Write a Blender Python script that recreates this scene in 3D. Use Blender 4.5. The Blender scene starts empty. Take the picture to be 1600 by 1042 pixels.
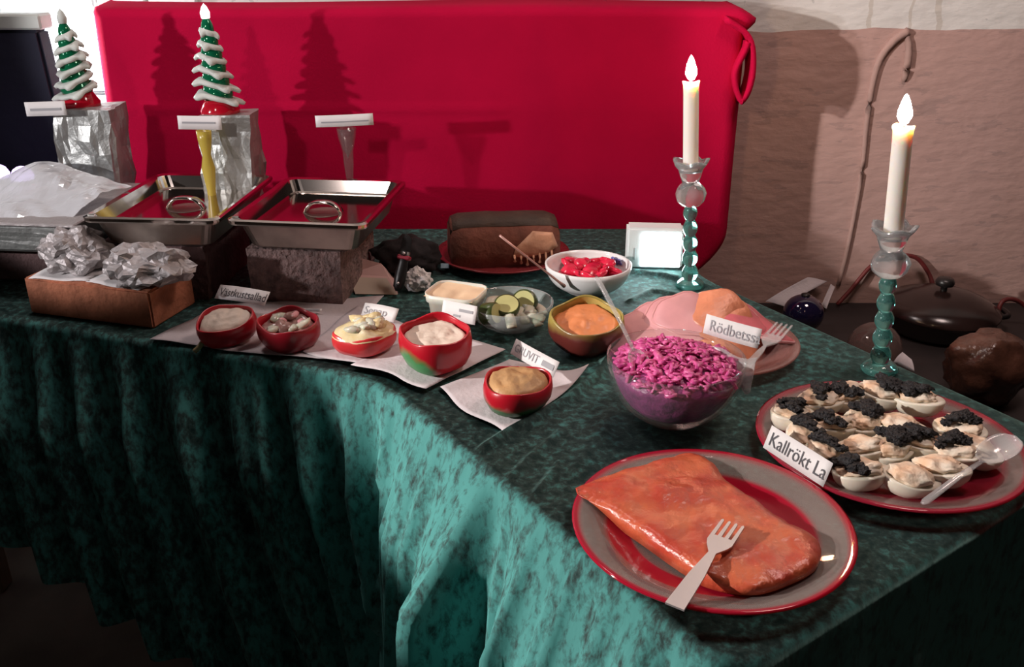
import bpy, bmesh, math, random
from mathutils import Vector, Matrix, noise
from mathutils.geometry import delaunay_2d_cdt
random.seed(7)
R = math.radians
PI = math.pi
SC = bpy.context.scene
COL = SC.collection

# ------------------------------------------------------------------ camera
F = 1450.0; PITCH = R(23.5); CZ = 1.35
cam_d = bpy.data.cameras.new('camera'); cam = bpy.data.objects.new('camera', cam_d); COL.objects.link(cam)
cam_d.sensor_width = 36; cam_d.lens = 36*F/1600; cam_d.clip_start = 0.02
cam.location = (0, 0, CZ); cam.rotation_euler = (PI/2-PITCH, 0, 0)
SC.camera = cam
# ------------------------------------------------------------------ world, lamps, exposure
w = bpy.data.worlds.new('room_air'); SC.world = w; w.use_nodes = True
w.node_tree.nodes['Background'].inputs[0].default_value = (1.0, 0.86, 0.80, 1)
w.node_tree.nodes['Background'].inputs[1].default_value = 0.008
SC.view_settings.view_transform = 'Standard'; SC.view_settings.look = 'None'
SC.cycles.transparent_max_bounces = 32; SC.cycles.max_bounces = 12
SC.view_settings.exposure = 0.0; SC.view_settings.gamma = 1.0; SC.view_settings.use_curve_mapping = False
def lamp(name, kind, loc, power, col, size=0.1, target=None, size_y=None):
    d = bpy.data.lights.new(name, kind); d.energy = power; d.color = col
    o = bpy.data.objects.new(name, d); COL.objects.link(o); o.location = loc
    if kind == 'AREA':
        d.size = size
        if size_y: d.shape = 'RECTANGLE'; d.size_y = size_y
    else: d.shadow_soft_size = size
    if target: o.rotation_euler = (Vector(target)-Vector(loc)).to_track_quat('-Z', 'Y').to_euler()
    return o
def spotlight(name, loc, target, power, col, half, blend, size=0.025):
    o = lamp(name, 'SPOT', loc, power, col, size, target); o.data.spot_size = R(2*half); o.data.spot_blend = blend; return o
spotlight('work_lamp_light', (-1.90, 0.55, 1.34), (-0.30, 2.0, 1.09), 84, (1.0, 0.94, 0.95), 15.5, 0.2)
spotlight('side_spot_light', (-1.75, 0.60, 1.50), (-0.743, 0.762, 1.388), 215, (1.0, 0.93, 0.88), 25, 0.12)
spotlight('room_spot_light', (-0.90, 0.30, 1.70), (-0.40, 1.95, 1.05), 22, (1.0, 0.88, 0.86), 15, 0.5, 0.04)
lamp('wall_lamp_light', 'POINT', (-1.03, 2.06, 1.10), 7.0, (0.93, 0.97, 1.0), 0.02)
lamp('room_lamp_light', 'AREA', (-1.0, -0.3, 1.9), 0.22, (1.0, 0.84, 0.78), 0.3, (-0.3, 1.6, 0.8))
lamp('ceiling_lamp_light', 'AREA', (0.85, 1.35, 2.4), 12, (1.0, 0.78, 0.72), 0.4, (0.75, 1.6, 0.7))
lamp('back_fill_light', 'AREA', (-0.75, 1.70, 2.5), 7, (1.0, 0.86, 0.83), 0.3, (-0.5, 1.45, 0.75))  # added fill with no lamp known there, brightens the left table top

# ------------------------------------------------------------------ helpers
TZ = 0.75
def _ray(px, py):
    u = (px-800)/F; v = (py-521)/F
    return Vector((u, math.cos(PITCH)-v*math.sin(PITCH), -math.sin(PITCH)-v*math.cos(PITCH)))
def at(px, py, z=TZ):
    d = _ray(px, py); t = (z-CZ)/d.z
    return Vector((d.x*t, d.y*t, z))
def aty(px, py, y):
    d = _ray(px, py); t = y/d.y
    return Vector((d.x*t, y, CZ+d.z*t))
def nz(p, s=1.0, o=0.0): return noise.noise(Vector(p)*s + Vector((o, o*1.7, -o)))

def tag(o, label=None, cat=None, group=None, kind=None):
    if label: o['label'] = label
    if cat: o['category'] = cat
    if group: o['group'] = group
    if kind: o['kind'] = kind
    return o
def thing(name, label, cat, loc=(0, 0, 0), rot=(0, 0, 0), group=None):
    o = bpy.data.objects.new(name, None); COL.objects.link(o)
    o.location = loc; o.rotation_euler = rot; o.empty_display_size = 0.02
    return tag(o, label, cat, group)
def obj(name, vf, mat, parent=None, smooth=True, loc=None, rot=None):
    me = bpy.data.meshes.new(name); me.from_pydata([tuple(v) for v in vf[0]], [], vf[1]); me.update()
    bm = bmesh.new(); bm.from_mesh(me); bmesh.ops.recalc_face_normals(bm, faces=bm.faces)
    bm.to_mesh(me); bm.free()
    if smooth: me.polygons.foreach_set('use_smooth', [True]*len(me.polygons))
    if mat:
        for m in (mat if isinstance(mat, (list, tuple)) else [mat]): me.materials.append(m)
    o = bpy.data.objects.new(name, me); COL.objects.link(o)
    if parent: o.parent = parent
    if loc is not None: o.location = loc
    if rot is not None: o.rotation_euler = rot
    return o
def copy_tree(o, parent=None):
    c = o.copy(); COL.objects.link(c)
    if parent: c.parent = parent
    for ch in list(o.children): copy_tree(ch, c)
    return c
def join(*vfs):
    V = []; Fc = []
    for v, f in vfs:
        n = len(V); V += list(v); Fc += [tuple(i+n for i in q) for q in f]
    return V, Fc
def xf(vf, loc=(0, 0, 0), rot=(0, 0, 0), scale=(1, 1, 1)):
    from mathutils import Euler
    m = Matrix.Translation(Vector(loc)) @ Euler(rot).to_matrix().to_4x4() @ Matrix.Diagonal((*scale, 1))
    return [m @ Vector(v) for v in vf[0]], vf[1]
def disp(vf, fn): return [Vector(v)+Vector(fn(Vector(v))) for v in vf[0]], vf[1]
def lathe(prof, seg=32, mod=None):
    V = []; Fc = []; rows = []
    for i, (r, z) in enumerate(prof):
        if r < 1e-6: rows.append([len(V)]); V.append(Vector((0, 0, z)))
        else:
            row = []
            for k in range(seg):
                a = 2*PI*k/seg; rr, zz = (r, z) if not mod else mod(a, i, r, z)
                row.append(len(V)); V.append(Vector((rr*math.cos(a), rr*math.sin(a), zz)))
            rows.append(row)
    for a, b in zip(rows, rows[1:]):
        if len(a) == 1 and len(b) == 1: continue
        for k in range(seg):
            k2 = (k+1) % seg
            if len(a) == 1: Fc.append((a[0], b[k], b[k2]))
            elif len(b) == 1: Fc.append((a[k], a[k2], b[0]))
            else: Fc.append((a[k], a[k2], b[k2], b[k]))
    return V, Fc
def tube(pts, rad, seg=10, flat=1.0):
    pts = [Vector(p) for p in pts]; n = len(pts)
    if not isinstance(rad, (list, tuple)): rad = [rad]*n
    V = []; Fc = []; up = Vector((0, 0, 1))
    for i, p in enumerate(pts):
        t = (pts[min(i+1, n-1)]-pts[max(i-1, 0)]).normalized()
        s = t.cross(up)
        if s.length < 1e-4: s = t.cross(Vector((0, 1, 0)))
        s.normalize(); b = s.cross(t)
        for k in range(seg):
            a = 2*PI*k/seg; V.append(p + s*rad[i]*math.cos(a) + b*rad[i]*flat*math.sin(a))
    for i in range(n-1):
        for k in range(seg):
            k2 = (k+1) % seg; Fc.append((i*seg+k, i*seg+k2, (i+1)*seg+k2, (i+1)*seg+k))
    Fc.append(tuple(range(seg))); Fc.append(tuple((n-1)*seg+k for k in range(seg)))
    return V, Fc
def curve(pts, n=24):
    """Catmull-Rom through pts"""
    P = [Vector(p) for p in pts]; P = [P[0]*2-P[1]] + P + [P[-1]*2-P[-2]]; out = []
    m = len(P)-3
    for q in range(n+1):
        t = q/n*m; i = min(int(t), m-1); t -= i
        a, b, c, d = P[i:i+4]
        out.append(0.5*((2*b)+(c-a)*t+(2*a-5*b+4*c-d)*t*t+(3*b-a-3*c+d)*t**3))
    return out
def from_bm(bm):
    bm.verts.ensure_lookup_table(); bm.verts.index_update()
    r = [v.co.copy() for v in bm.verts], [tuple(v.index for v in f.verts) for f in bm.faces]
    bm.free(); return r
def box(sx, sy, sz, bev=0.0, seg=2, loc=(0, 0, 0), cuts=0):
    bm = bmesh.new(); bmesh.ops.create_cube(bm, size=1)
    for v in bm.verts: v.co = Vector((v.co.x*sx, v.co.y*sy, v.co.z*sz))+Vector(loc)
    if bev: bmesh.ops.bevel(bm, geom=bm.edges[:], offset=bev, segments=seg, affect='EDGES')
    if cuts: bmesh.ops.subdivide_edges(bm, edges=bm.edges[:], cuts=cuts, use_grid_fill=True)
    return from_bm(bm)
def ico(r=1, sub=3, sc=(1, 1, 1), amp=0, fr=1, off=0):
    bm = bmesh.new(); bmesh.ops.create_icosphere(bm, subdivisions=sub, radius=1)
    for v in bm.verts:
        k = 1 + (amp*(nz(v.co, fr, off)+0.5*nz(v.co, fr*2.3, off+3)) if amp else 0)
        v.co = Vector((v.co.x*sc[0], v.co.y*sc[1], v.co.z*sc[2]))*r*k
    return from_bm(bm)
def grid(nu, nv, fn):
    V = [Vector(fn(i/nu, j/nv)) for j in range(nv+1) for i in range(nu+1)]
    Fc = [(j*(nu+1)+i, j*(nu+1)+i+1, (j+1)*(nu+1)+i+1, (j+1)*(nu+1)+i) for j in range(nv) for i in range(nu)]
    return V, Fc
def shell(vf, th, up=None):
    """thicken an open grid along -up/normal"""
    bm = bmesh.new(); vs = [bm.verts.new(v) for v in vf[0]]
    for f in vf[1]: bm.faces.new([vs[i] for i in f])
    bmesh.ops.recalc_face_normals(bm, faces=bm.faces)
    bm.normal_update()
    bmesh.ops.solidify(bm, geom=bm.faces[:], thickness=th)
    return from_bm(bm)
def prism(poly, z0, z1):
    n = len(poly)
    V = [Vector((p[0], p[1], z0)) for p in poly]+[Vector((p[0], p[1], z1)) for p in poly]
    Fc = [tuple(range(n)), tuple(range(n, 2*n))]+[(i, (i+1) % n, n+(i+1) % n, n+i) for i in range(n)]
    return V, Fc
def densify(poly, step):
    out = []
    for a, b in zip(poly, poly[1:]+poly[:1]):
        a = Vector(a[:2]); b = Vector(b[:2]); n = max(1, int((b-a).length/step))
        out += [a.lerp(b, i/n) for i in range(n)]
    return out
def inside(p, poly):
    c = False; n = len(poly)
    for i in range(n):
        a = poly[i]; b = poly[i-1]
        if (a[1] > p[1]) != (b[1] > p[1]) and p[0] < (b[0]-a[0])*(p[1]-a[1])/(b[1]-a[1])+a[0]: c = not c
    return c
def edged(p, poly):
    best = 9
    for i in range(len(poly)):
        a = poly[i-1]; b = poly[i]; ab = b-a; t = max(0, min(1, (p-a).dot(ab)/max(ab.length_squared, 1e-12)))
        best = min(best, (p-(a+ab*t)).length)
    return best
def fill2d(poly, step, extra=()):
    """triangulated interior of a polygon; the boundary points come first"""
    n = len(poly); pts = [Vector(p) for p in poly]
    x0 = min(p.x for p in pts); x1 = max(p.x for p in pts); y0 = min(p.y for p in pts); y1 = max(p.y for p in pts)
    j = 0; y = y0+step/2
    while y < y1:
        x = x0+(step/2 if j % 2 else 0)
        while x < x1:
            p = Vector((x, y))
            if inside(p, poly) and edged(p, poly) > step*0.45: pts.append(p)
            x += step
        y += step*0.87; j += 1
    pts += list(extra)
    v, e, f, ov, oe, of = delaunay_2d_cdt(pts, [(i, (i+1) % n) for i in range(n)], [list(range(n))], 1, 1e-6)
    return [Vector(p) for p in v], [tuple(q) for q in f], n
def slab(poly, step, top, bot):
    v, f, n = fill2d(poly, step); m = len(v)
    d = [edged(p, poly) for p in v]
    V = [Vector((p.x, p.y, top(p, d[i]))) for i, p in enumerate(v)]+[Vector((p.x, p.y, bot(p))) for p in v]
    Fc = list(f)+[tuple(m+i for i in reversed(q)) for q in f]+[(i, (i+1) % n, m+(i+1) % n, m+i) for i in range(n)]
    return V, Fc

# ------------------------------------------------------------------ materials
def mat(name, col, rough=0.5, metal=0.0, var=0.0, scale=20, col2=None, bump=0.0, bscale=60, **kw):
    m = bpy.data.materials.new(name); m.use_nodes = True; nt = m.node_tree; b = nt.nodes['Principled BSDF']
    b.inputs['Roughness'].default_value = rough; b.inputs['Metallic'].default_value = metal
    b.inputs['Base Color'].default_value = (*col, 1)
    for k, v in kw.items():
        k = k.replace('_', ' ')
        b.inputs[k].default_value = (*v, 1) if isinstance(v, tuple) and len(v) == 3 and 'Radius' not in k else v
    tc = nt.nodes.new('ShaderNodeTexCoord')
    if var or col2:
        n = nt.nodes.new('ShaderNodeTexNoise'); n.inputs['Scale'].default_value = scale; n.inputs['Detail'].default_value = 4
        nt.links.new(tc.outputs['Object'], n.inputs['Vector'])
        r = nt.nodes.new('ShaderNodeValToRGB'); r.color_ramp.elements[0].position = 0.35; r.color_ramp.elements[1].position = 0.65
        c2 = col2 or tuple(min(1, c*(1+var)) for c in col)
        c1 = col if col2 else tuple(c*(1-var) for c in col)
        r.color_ramp.elements[0].color = (*c1, 1); r.color_ramp.elements[1].color = (*c2, 1)
        nt.links.new(n.outputs['Fac'], r.inputs['Fac']); nt.links.new(r.outputs['Color'], b.inputs['Base Color'])
    if bump:
        n = nt.nodes.new('ShaderNodeTexNoise'); n.inputs['Scale'].default_value = bscale; n.inputs['Detail'].default_value = 5
        nt.links.new(tc.outputs['Object'], n.inputs['Vector'])
        bp = nt.nodes.new('ShaderNodeBump'); bp.inputs['Strength'].default_value = bump; bp.inputs['Distance'].default_value = 0.01
        nt.links.new(n.outputs['Fac'], bp.inputs['Height']); nt.links.new(bp.outputs['Normal'], b.inputs['Normal'])
    return m
def thin_glass(name, tint=(0.95, 0.97, 0.96), body=0.0, bodycol=(1, 1, 1), rough=0.04, ior=1.5, bands=None):
    """thin-walled glass: transparent with a Fresnel reflection and, if asked, a little milky body; bands = radial tint rings"""
    m = bpy.data.materials.new(name); m.use_nodes = True; nt = m.node_tree; N = nt.nodes; L = nt.links
    N.remove(N['Principled BSDF']); out = N['Material Output']
    tr = N.new('ShaderNodeBsdfTransparent'); tr.inputs[0].default_value = (*tint, 1)
    df = N.new('ShaderNodeBsdfDiffuse'); df.inputs[0].default_value = (*bodycol, 1)
    gl = N.new('ShaderNodeBsdfGlossy'); gl.inputs['Roughness'].default_value = rough
    lw = N.new('ShaderNodeLayerWeight'); lw.inputs[0].default_value = 0.5
    pw = N.new('ShaderNodeMath'); pw.operation = 'POWER'; pw.inputs[1].default_value = 4.0; L.new(lw.outputs['Facing'], pw.inputs[0])
    fr = N.new('ShaderNodeMath'); fr.operation = 'MULTIPLY_ADD'; fr.inputs[1].default_value = 0.6; fr.inputs[2].default_value = ((ior-1)/(ior+1))**2; L.new(pw.outputs[0], fr.inputs[0])
    m1 = N.new('ShaderNodeMixShader'); m1.inputs[0].default_value = body; m2 = N.new('ShaderNodeMixShader')
    L.new(tr.outputs[0], m1.inputs[1]); L.new(df.outputs[0], m1.inputs[2])
    L.new(fr.outputs[0], m2.inputs[0]); L.new(m1.outputs[0], m2.inputs[1]); L.new(gl.outputs[0], m2.inputs[2])
    L.new(m2.outputs[0], out.inputs[0])
    if bands:
        tc = N.new('ShaderNodeTexCoord'); ml = N.new('ShaderNodeVectorMath'); ml.operation = 'MULTIPLY'; ml.inputs[1].default_value = (1, 1, 0)
        ln = N.new('ShaderNodeVectorMath'); ln.operation = 'LENGTH'
        L.new(tc.outputs['Object'], ml.inputs[0]); L.new(ml.outputs[0], ln.inputs[0])
        mp = N.new('ShaderNodeMath'); mp.operation = 'MULTIPLY'; mp.inputs[1].default_value = 1/bands[0]; L.new(ln.outputs['Value'], mp.inputs[0])
        ra = N.new('ShaderNodeValToRGB'); rb = N.new('ShaderNodeValToRGB'); rc = N.new('ShaderNodeValToRGB')
        for rr, k in ((ra, 1), (rb, 2), (rc, 3)):
            el = rr.color_ramp.elements
            while len(el) < len(bands[1]): el.new(0.5)
            for e, bnd in zip(el, bands[1]):
                e.position = bnd[0]; c = bnd[k]; e.color = (*c, 1) if isinstance(c, tuple) else (c, c, c, 1)
            L.new(mp.outputs[0], rr.inputs[0])
        L.new(ra.outputs[0], tr.inputs[0]); L.new(rb.outputs[0], df.inputs[0]); L.new(rc.outputs[0], m1.inputs[0])
    return m
def emit(name, col, s):
    m = bpy.data.materials.new(name); m.use_nodes = True; b = m.node_tree.nodes['Principled BSDF']
    b.inputs['Base Color'].default_value = (*col, 1); b.inputs['Emission Color'].default_value = (*col, 1)
    b.inputs['Emission Strength'].default_value = s; return m

M = {}
M['white_paper'] = mat('white_paper', (0.74, 0.72, 0.72), 0.75, bump=0.06, bscale=90, var=0.03)
M['napkin'] = mat('napkin_paper', (0.56, 0.51, 0.53), 0.85, bump=0.15, bscale=120, var=0.03)
M['ink'] = mat('print_ink', (0.08, 0.08, 0.09), 0.7)
M['grey_ink'] = mat('faded_print_ink', (0.33, 0.33, 0.35), 0.7)
M['foil'] = mat('aluminium_foil', (0.44, 0.46, 0.45), 0.48, 0.8, bump=0.5, bscale=35)
M['foil_soft'] = mat('crumpled_foil', (0.44, 0.41, 0.41), 0.55, 0.55, bump=0.5, bscale=60)
M['steel'] = mat('stainless_steel', (0.58, 0.52, 0.48), 0.11, 1.0, var=0.04)
M['steel_dull'] = mat('dull_steel', (0.42, 0.36, 0.32), 0.34, 1.0, var=0.15, bump=0.05)
M['cutlery'] = mat('pale_steel', (0.72, 0.68, 0.68), 0.38, 0.75, var=0.03)
M['brick'] = mat('red_brick', (0.42, 0.15, 0.08), 0.9, var=0.18, scale=30, bump=0.5, bscale=90)
M['block'] = mat('rough_grey_block', (0.23, 0.15, 0.14), 0.95, col2=(0.12, 0.08, 0.075), scale=70, bump=1.0, bscale=120)
M['dark_block'] = mat('dark_block', (0.10, 0.06, 0.06), 0.95, var=0.3, bump=0.6, bscale=90)
M['clear_glass'] = thin_glass('clear_glass', (0.96, 0.98, 0.97), 0.03, (0.9, 0.95, 0.95))
M['clear_plastic'] = thin_glass('clear_plastic', (0.93, 0.93, 0.93), 0.22, (0.85, 0.84, 0.85), 0.12)
M['plastic_film'] = thin_glass('plastic_film', (0.90, 0.92, 0.95), 0.6, (0.92, 0.94, 0.97), 0.09, 2.3)
M['ice_glass'] = mat('moulded_clear_glass', (0.93, 0.95, 0.96), 0.06, IOR=1.45, Transmission_Weight=0.85)
M['green_glass'] = mat('moulded_green_glass', (0.25, 0.68, 0.62), 0.05, IOR=1.45, Transmission_Weight=0.85)
M['wax'] = mat('white_wax', (0.86, 0.83, 0.78), 0.45, Subsurface_Weight=0.6, Subsurface_Radius=(0.02, 0.012, 0.008), Subsurface_Scale=1.0)
M['wick'] = mat('burnt_wick', (0.02, 0.015, 0.01), 0.9)
M['flame'] = emit('flame_glow', (1.0, 0.62, 0.36), 210)
M['lampface'] = emit('lamp_face_glow', (0.82, 0.97, 1.0), 22)
M['white_plastic'] = mat('white_plastic', (0.72, 0.74, 0.74), 0.4)
M['porcelain'] = mat('white_porcelain', (0.80, 0.79, 0.80), 0.12)
M['blue_paint'] = mat('blue_glaze', (0.12, 0.13, 0.42), 0.2)
M['tomato'] = mat('tomato_flesh', (0.66, 0.02, 0.06), 0.18, var=0.2, scale=40)
M['cream'] = mat('pale_cream_dip', (0.72, 0.60, 0.50), 0.5, var=0.06, scale=25, bump=0.2, bscale=50)
M['butter'] = mat('butter_spread', (0.80, 0.58, 0.38), 0.45, var=0.06, bump=0.2, bscale=25)
M['tubplastic'] = mat('cloudy_tub_plastic', (0.66, 0.62, 0.54), 0.35, Subsurface_Weight=0.2)
M['mustard'] = mat('brown_mustard', (0.50, 0.28, 0.12), 0.5, var=0.15, scale=30, bump=0.3, bscale=60)
M['orange_dip'] = mat('orange_dip', (0.70, 0.24, 0.09), 0.4, var=0.08, bump=0.2, bscale=40)
M['onion'] = mat('pickled_onion', (0.58, 0.54, 0.44), 0.2, var=0.1, Subsurface_Weight=0.2)
M['fishbit'] = mat('herring_piece', (0.30, 0.16, 0.14), 0.25, var=0.3, scale=60)
M['yellowfill'] = mat('yellow_mustard_herring', (0.62, 0.47, 0.22), 0.22, col2=(0.70, 0.60, 0.40), scale=45, bump=0.3, bscale=40)
M['cabbage'] = mat('magenta_salad', (0.48, 0.035, 0.20), 0.3, col2=(0.74, 0.13, 0.36), scale=45, bump=0.3, bscale=70)
M['salmon'] = mat('smoked_salmon', (0.47, 0.055, 0.030), 0.3, col2=(0.58, 0.13, 0.055), scale=30, bump=0.35, bscale=55)
M['eggwhite'] = mat('egg_white', (0.82, 0.76, 0.64), 0.3, Subsurface_Weight=0.25, Subsurface_Radius=(0.01, 0.007, 0.005))
M['eggcream'] = mat('egg_cream', (0.78, 0.50, 0.32), 0.45, col2=(0.82, 0.73, 0.60), scale=38, bump=0.3, bscale=80)
M['caviar'] = mat('black_roe', (0.006, 0.005, 0.007), 0.55, bump=0.6, bscale=250)
M['ham'] = mat('pale_pink_ham', (0.68, 0.32, 0.34), 0.4, var=0.1, scale=18)
M['ham_red'] = mat('rosy_ham', (0.62, 0.12, 0.15), 0.35, var=0.15, scale=25)
M['ham_fat'] = mat('ham_fat_rim', (0.70, 0.33, 0.34), 0.4)
M['ham_orange'] = mat('orange_smoked_slice', (0.68, 0.24, 0.13), 0.4, var=0.12, scale=25, bump=0.3, bscale=50)
M['cuke'] = mat('cucumber_skin', (0.045, 0.065, 0.015), 0.3, var=0.3)
M['cukeflesh'] = mat('cucumber_flesh', (0.52, 0.50, 0.22), 0.25, var=0.08)
M['bread'] = mat('dark_bread', (0.17, 0.055, 0.035), 0.85, var=0.2, scale=30, bump=0.4, bscale=60)
M['crust'] = mat('dark_crust', (0.05, 0.03, 0.02), 0.7, var=0.3, bump=0.3)
M['tan'] = mat('tan_cheese', (0.55, 0.28, 0.17), 0.55, var=0.15, bump=0.3)
M['darkred_plate'] = mat('dark_red_glaze', (0.22, 0.03, 0.035), 0.2)
M['black'] = mat('black_plastic', (0.012, 0.010, 0.010), 0.35)
M['black_cloth'] = mat('black_cloth', (0.012, 0.008, 0.010), 0.9, bump=0.2)
M['navy'] = mat('navy_cover', (0.008, 0.009, 0.028), 0.8, bump=0.1)
M['purple_glass'] = mat('dark_purple_glass', (0.012, 0.008, 0.035), 0.06, Coat_Weight=1.0)
M['enamel'] = mat('dark_enamel', (0.016, 0.008, 0.007), 0.2, var=0.2)
M['redcord'] = mat('red_cord', (0.14, 0.02, 0.02), 0.5)
M['bagbrown'] = mat('brown_bread_bag', (0.085, 0.036, 0.024), 0.22, var=0.3, scale=25, bump=0.6, bscale=30)
M['bench'] = mat('dark_bench_wood', (0.014, 0.009, 0.009), 0.6, var=0.2)
M['tablewood'] = mat('table_wood', (0.25, 0.16, 0.10), 0.6, var=0.15)
M['snow'] = mat('snow_glaze', (0.60, 0.64, 0.60), 0.5, var=0.05)
M['treegreen'] = mat('green_tree_glass', (0.006, 0.16, 0.07), 0.08, 0.25)
M['treered'] = mat('red_base_glass', (0.45, 0.005, 0.02), 0.12)
M['treetop'] = emit('lit_tip', (1.0, 0.85, 0.88), 2.5)
M['yellow'] = mat('yellow_glass', (0.50, 0.38, 0.06), 0.3)
M['disco'] = emit('disco_lamp_glow', (0.70, 0.52, 1.0), 2.2)
M['whitebrick'] = mat('white_painted_brick', (0.82, 0.84, 0.84), 0.7, bump=0.15, bscale=50)
M['floor'] = mat('dark_concrete', (0.17, 0.14, 0.12), 0.9, var=0.2, scale=6, bump=0.2, bscale=20)
M['roundlamp'] = mat('lamp_housing', (0.06, 0.05, 0.10), 0.3)
M['walltubing'] = mat('brown_tubing', (0.36, 0.23, 0.20), 0.9, bump=0.2)

def velvet():
    m = bpy.data.materials.new('green_velvet'); m.use_nodes = True; nt = m.node_tree; N = nt.nodes; L = nt.links; b = N['Principled BSDF']
    tc = N.new('ShaderNodeTexCoord')
    n1 = N.new('ShaderNodeTexNoise'); n1.inputs['Scale'].default_value = 80; n1.inputs['Detail'].default_value = 6; n1.inputs['Roughness'].default_value = 0.65; n1.inputs['Distortion'].default_value = 0.25
    mp = N.new('ShaderNodeMapping'); mp.inputs['Scale'].default_value = (1, 1, 0.5)
    L.new(tc.outputs['Object'], mp.inputs[0]); L.new(mp.outputs[0], n1.inputs['Vector'])
    r = N.new('ShaderNodeValToRGB'); e = r.color_ramp.elements
    e[0].position = 0.24; e[0].color = (0.010, 0.034, 0.034, 1); e[1].position = 0.57; e[1].color = (0.085, 0.31, 0.292, 1)
    e2 = e.new(0.37); e2.color = (0.040, 0.074, 0.070, 1)
    cr = N.new('ShaderNodeAttribute'); cr.attribute_name = 'wear_shade'   # pile flattened by use on top, plus shade painted on the left drape
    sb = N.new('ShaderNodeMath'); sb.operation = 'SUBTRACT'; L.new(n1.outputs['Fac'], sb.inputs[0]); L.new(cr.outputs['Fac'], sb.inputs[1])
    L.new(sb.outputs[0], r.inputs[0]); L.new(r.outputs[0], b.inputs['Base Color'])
    b.inputs['Roughness'].default_value = 0.75; b.inputs['Specular IOR Level'].default_value = 0.15
    b.inputs['Sheen Weight'].default_value = 0.3; b.inputs['Sheen Roughness'].default_value = 0.4; b.inputs['Sheen Tint'].default_value = (0.42, 0.78, 0.70, 1)
    n2 = N.new('ShaderNodeTexNoise'); n2.inputs['Scale'].default_value = 30; n2.inputs['Detail'].default_value = 4
    L.new(mp.outputs[0], n2.inputs['Vector'])
    bp = N.new('ShaderNodeBump'); bp.inputs['Strength'].default_value = 0.5; bp.inputs['Distance'].default_value = 0.006
    L.new(n2.outputs['Fac'], bp.inputs['Height'])
    # the pile lies brushed to one side
    ad = N.new('ShaderNodeVectorMath'); ad.operation = 'ADD'
    at_ = N.new('ShaderNodeAttribute'); at_.attribute_name = 'pile'; L.new(at_.outputs['Vector'], ad.inputs[1])
    no = N.new('ShaderNodeVectorMath'); no.operation = 'NORMALIZE'
    L.new(bp.outputs[0], ad.inputs[0]); L.new(ad.outputs[0], no.inputs[0]); L.new(no.outputs[0], b.inputs['Normal'])
    return m
M['velvet'] = velvet()
def redcloth():
    m = mat('red_cloth', (0.47, 0.004, 0.044), 0.9, var=0.06, scale=6, bump=0.12, bscale=220)
    m.node_tree.nodes['Principled BSDF'].inputs['Specular IOR Level'].default_value = 0.05
    return m
M['redcloth'] = redcloth()
WY = 2.15
def wallmat():
    m = bpy.data.materials.new('painted_plaster'); m.use_nodes = True; nt = m.node_tree; N = nt.nodes; L = nt.links; b = N['Principled BSDF']
    g = N.new('ShaderNodeNewGeometry'); sp = N.new('ShaderNodeSeparateXYZ'); L.new(g.outputs['Position'], sp.inputs[0])
    def mth(op, a, c=None):
        q = N.new('ShaderNodeMath'); q.operation = op
        for i, x in enumerate((a, c)):
            if x is None: continue
            if isinstance(x, (int, float)): q.inputs[i].default_value = x
            else: L.new(x, q.inputs[i])
        return q.outputs[0]
    def ns(scale, detail=4, stretch=(1, 1, 1)):
        mp = N.new('ShaderNodeMapping'); mp.inputs['Scale'].default_value = stretch; L.new(g.outputs['Position'], mp.inputs[0])
        n = N.new('ShaderNodeTexNoise'); n.inputs['Scale'].default_value = scale; n.inputs['Detail'].default_value = detail
        L.new(mp.outputs[0], n.inputs['Vector']); return n.outputs['Fac']
    zl = aty(1400, 47, WY).z
    line = mth('ADD', sp.outputs['Z'], mth('MULTIPLY', mth('SUBTRACT', ns(4), 0.5), 0.03))
    up = mth('MAXIMUM', mth('GREATER_THAN', line, zl), mth('LESS_THAN', sp.outputs['X'], -0.75))
    def mix(f, a, c):
        q = N.new('ShaderNodeMix'); q.data_type = 'RGBA'
        if isinstance(f, float): q.inputs[0].default_value = f
        else: L.new(f, q.inputs[0])
        for i, x in ((6, a), (7, c)):
            if isinstance(x, tuple): q.inputs[i].default_value = (*x, 1)
            else: L.new(x, q.inputs[i])
        return q.outputs[2]
    pink = mix(ns(3), (0.54, 0.345, 0.30), (0.44, 0.28, 0.255))
    sc = mth('GREATER_THAN', ns(22, 6, (0.5, 1, 2.2)), 0.62)
    pink = mix(mth('MULTIPLY', sc, 0.35), pink, (0.27, 0.19, 0.18))
    white = mix(ns(5), (0.74, 0.72, 0.69), (0.64, 0.62, 0.60))
    spk = mth('GREATER_THAN', ns(40, 2), 0.70)
    white = mix(mth('MULTIPLY', spk, 0.5), white, (0.40, 0.39, 0.38))
    wob = mth('MULTIPLY', mth('SUBTRACT', ns(18), 0.5), 0.04)
    st = None
    for px, wd in ((1358, 0.004), (1424, 0.004), (1468, 0.007)):
        x0 = aty(px, 25, WY).x
        d = mth('ABSOLUTE', mth('ADD', mth('SUBTRACT', sp.outputs['X'], x0), wob))
        s = mth('LESS_THAN', d, wd); st = s if st is None else mth('MAXIMUM', st, s)
    white = mix(mth('MULTIPLY', st, 0.5), white, (0.46, 0.40, 0.33))
    L.new(mix(up, pink, white), b.inputs['Base Color']); b.inputs['Roughness'].default_value = 0.9
    bp = N.new('ShaderNodeBump'); bp.inputs['Strength'].default_value = 0.4; bp.inputs['Distance'].default_value = 0.010
    L.new(ns(26, 6, (0.7, 1, 1.5)), bp.inputs['Height']); L.new(bp.outputs[0], b.inputs['Normal'])
    return m

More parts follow.
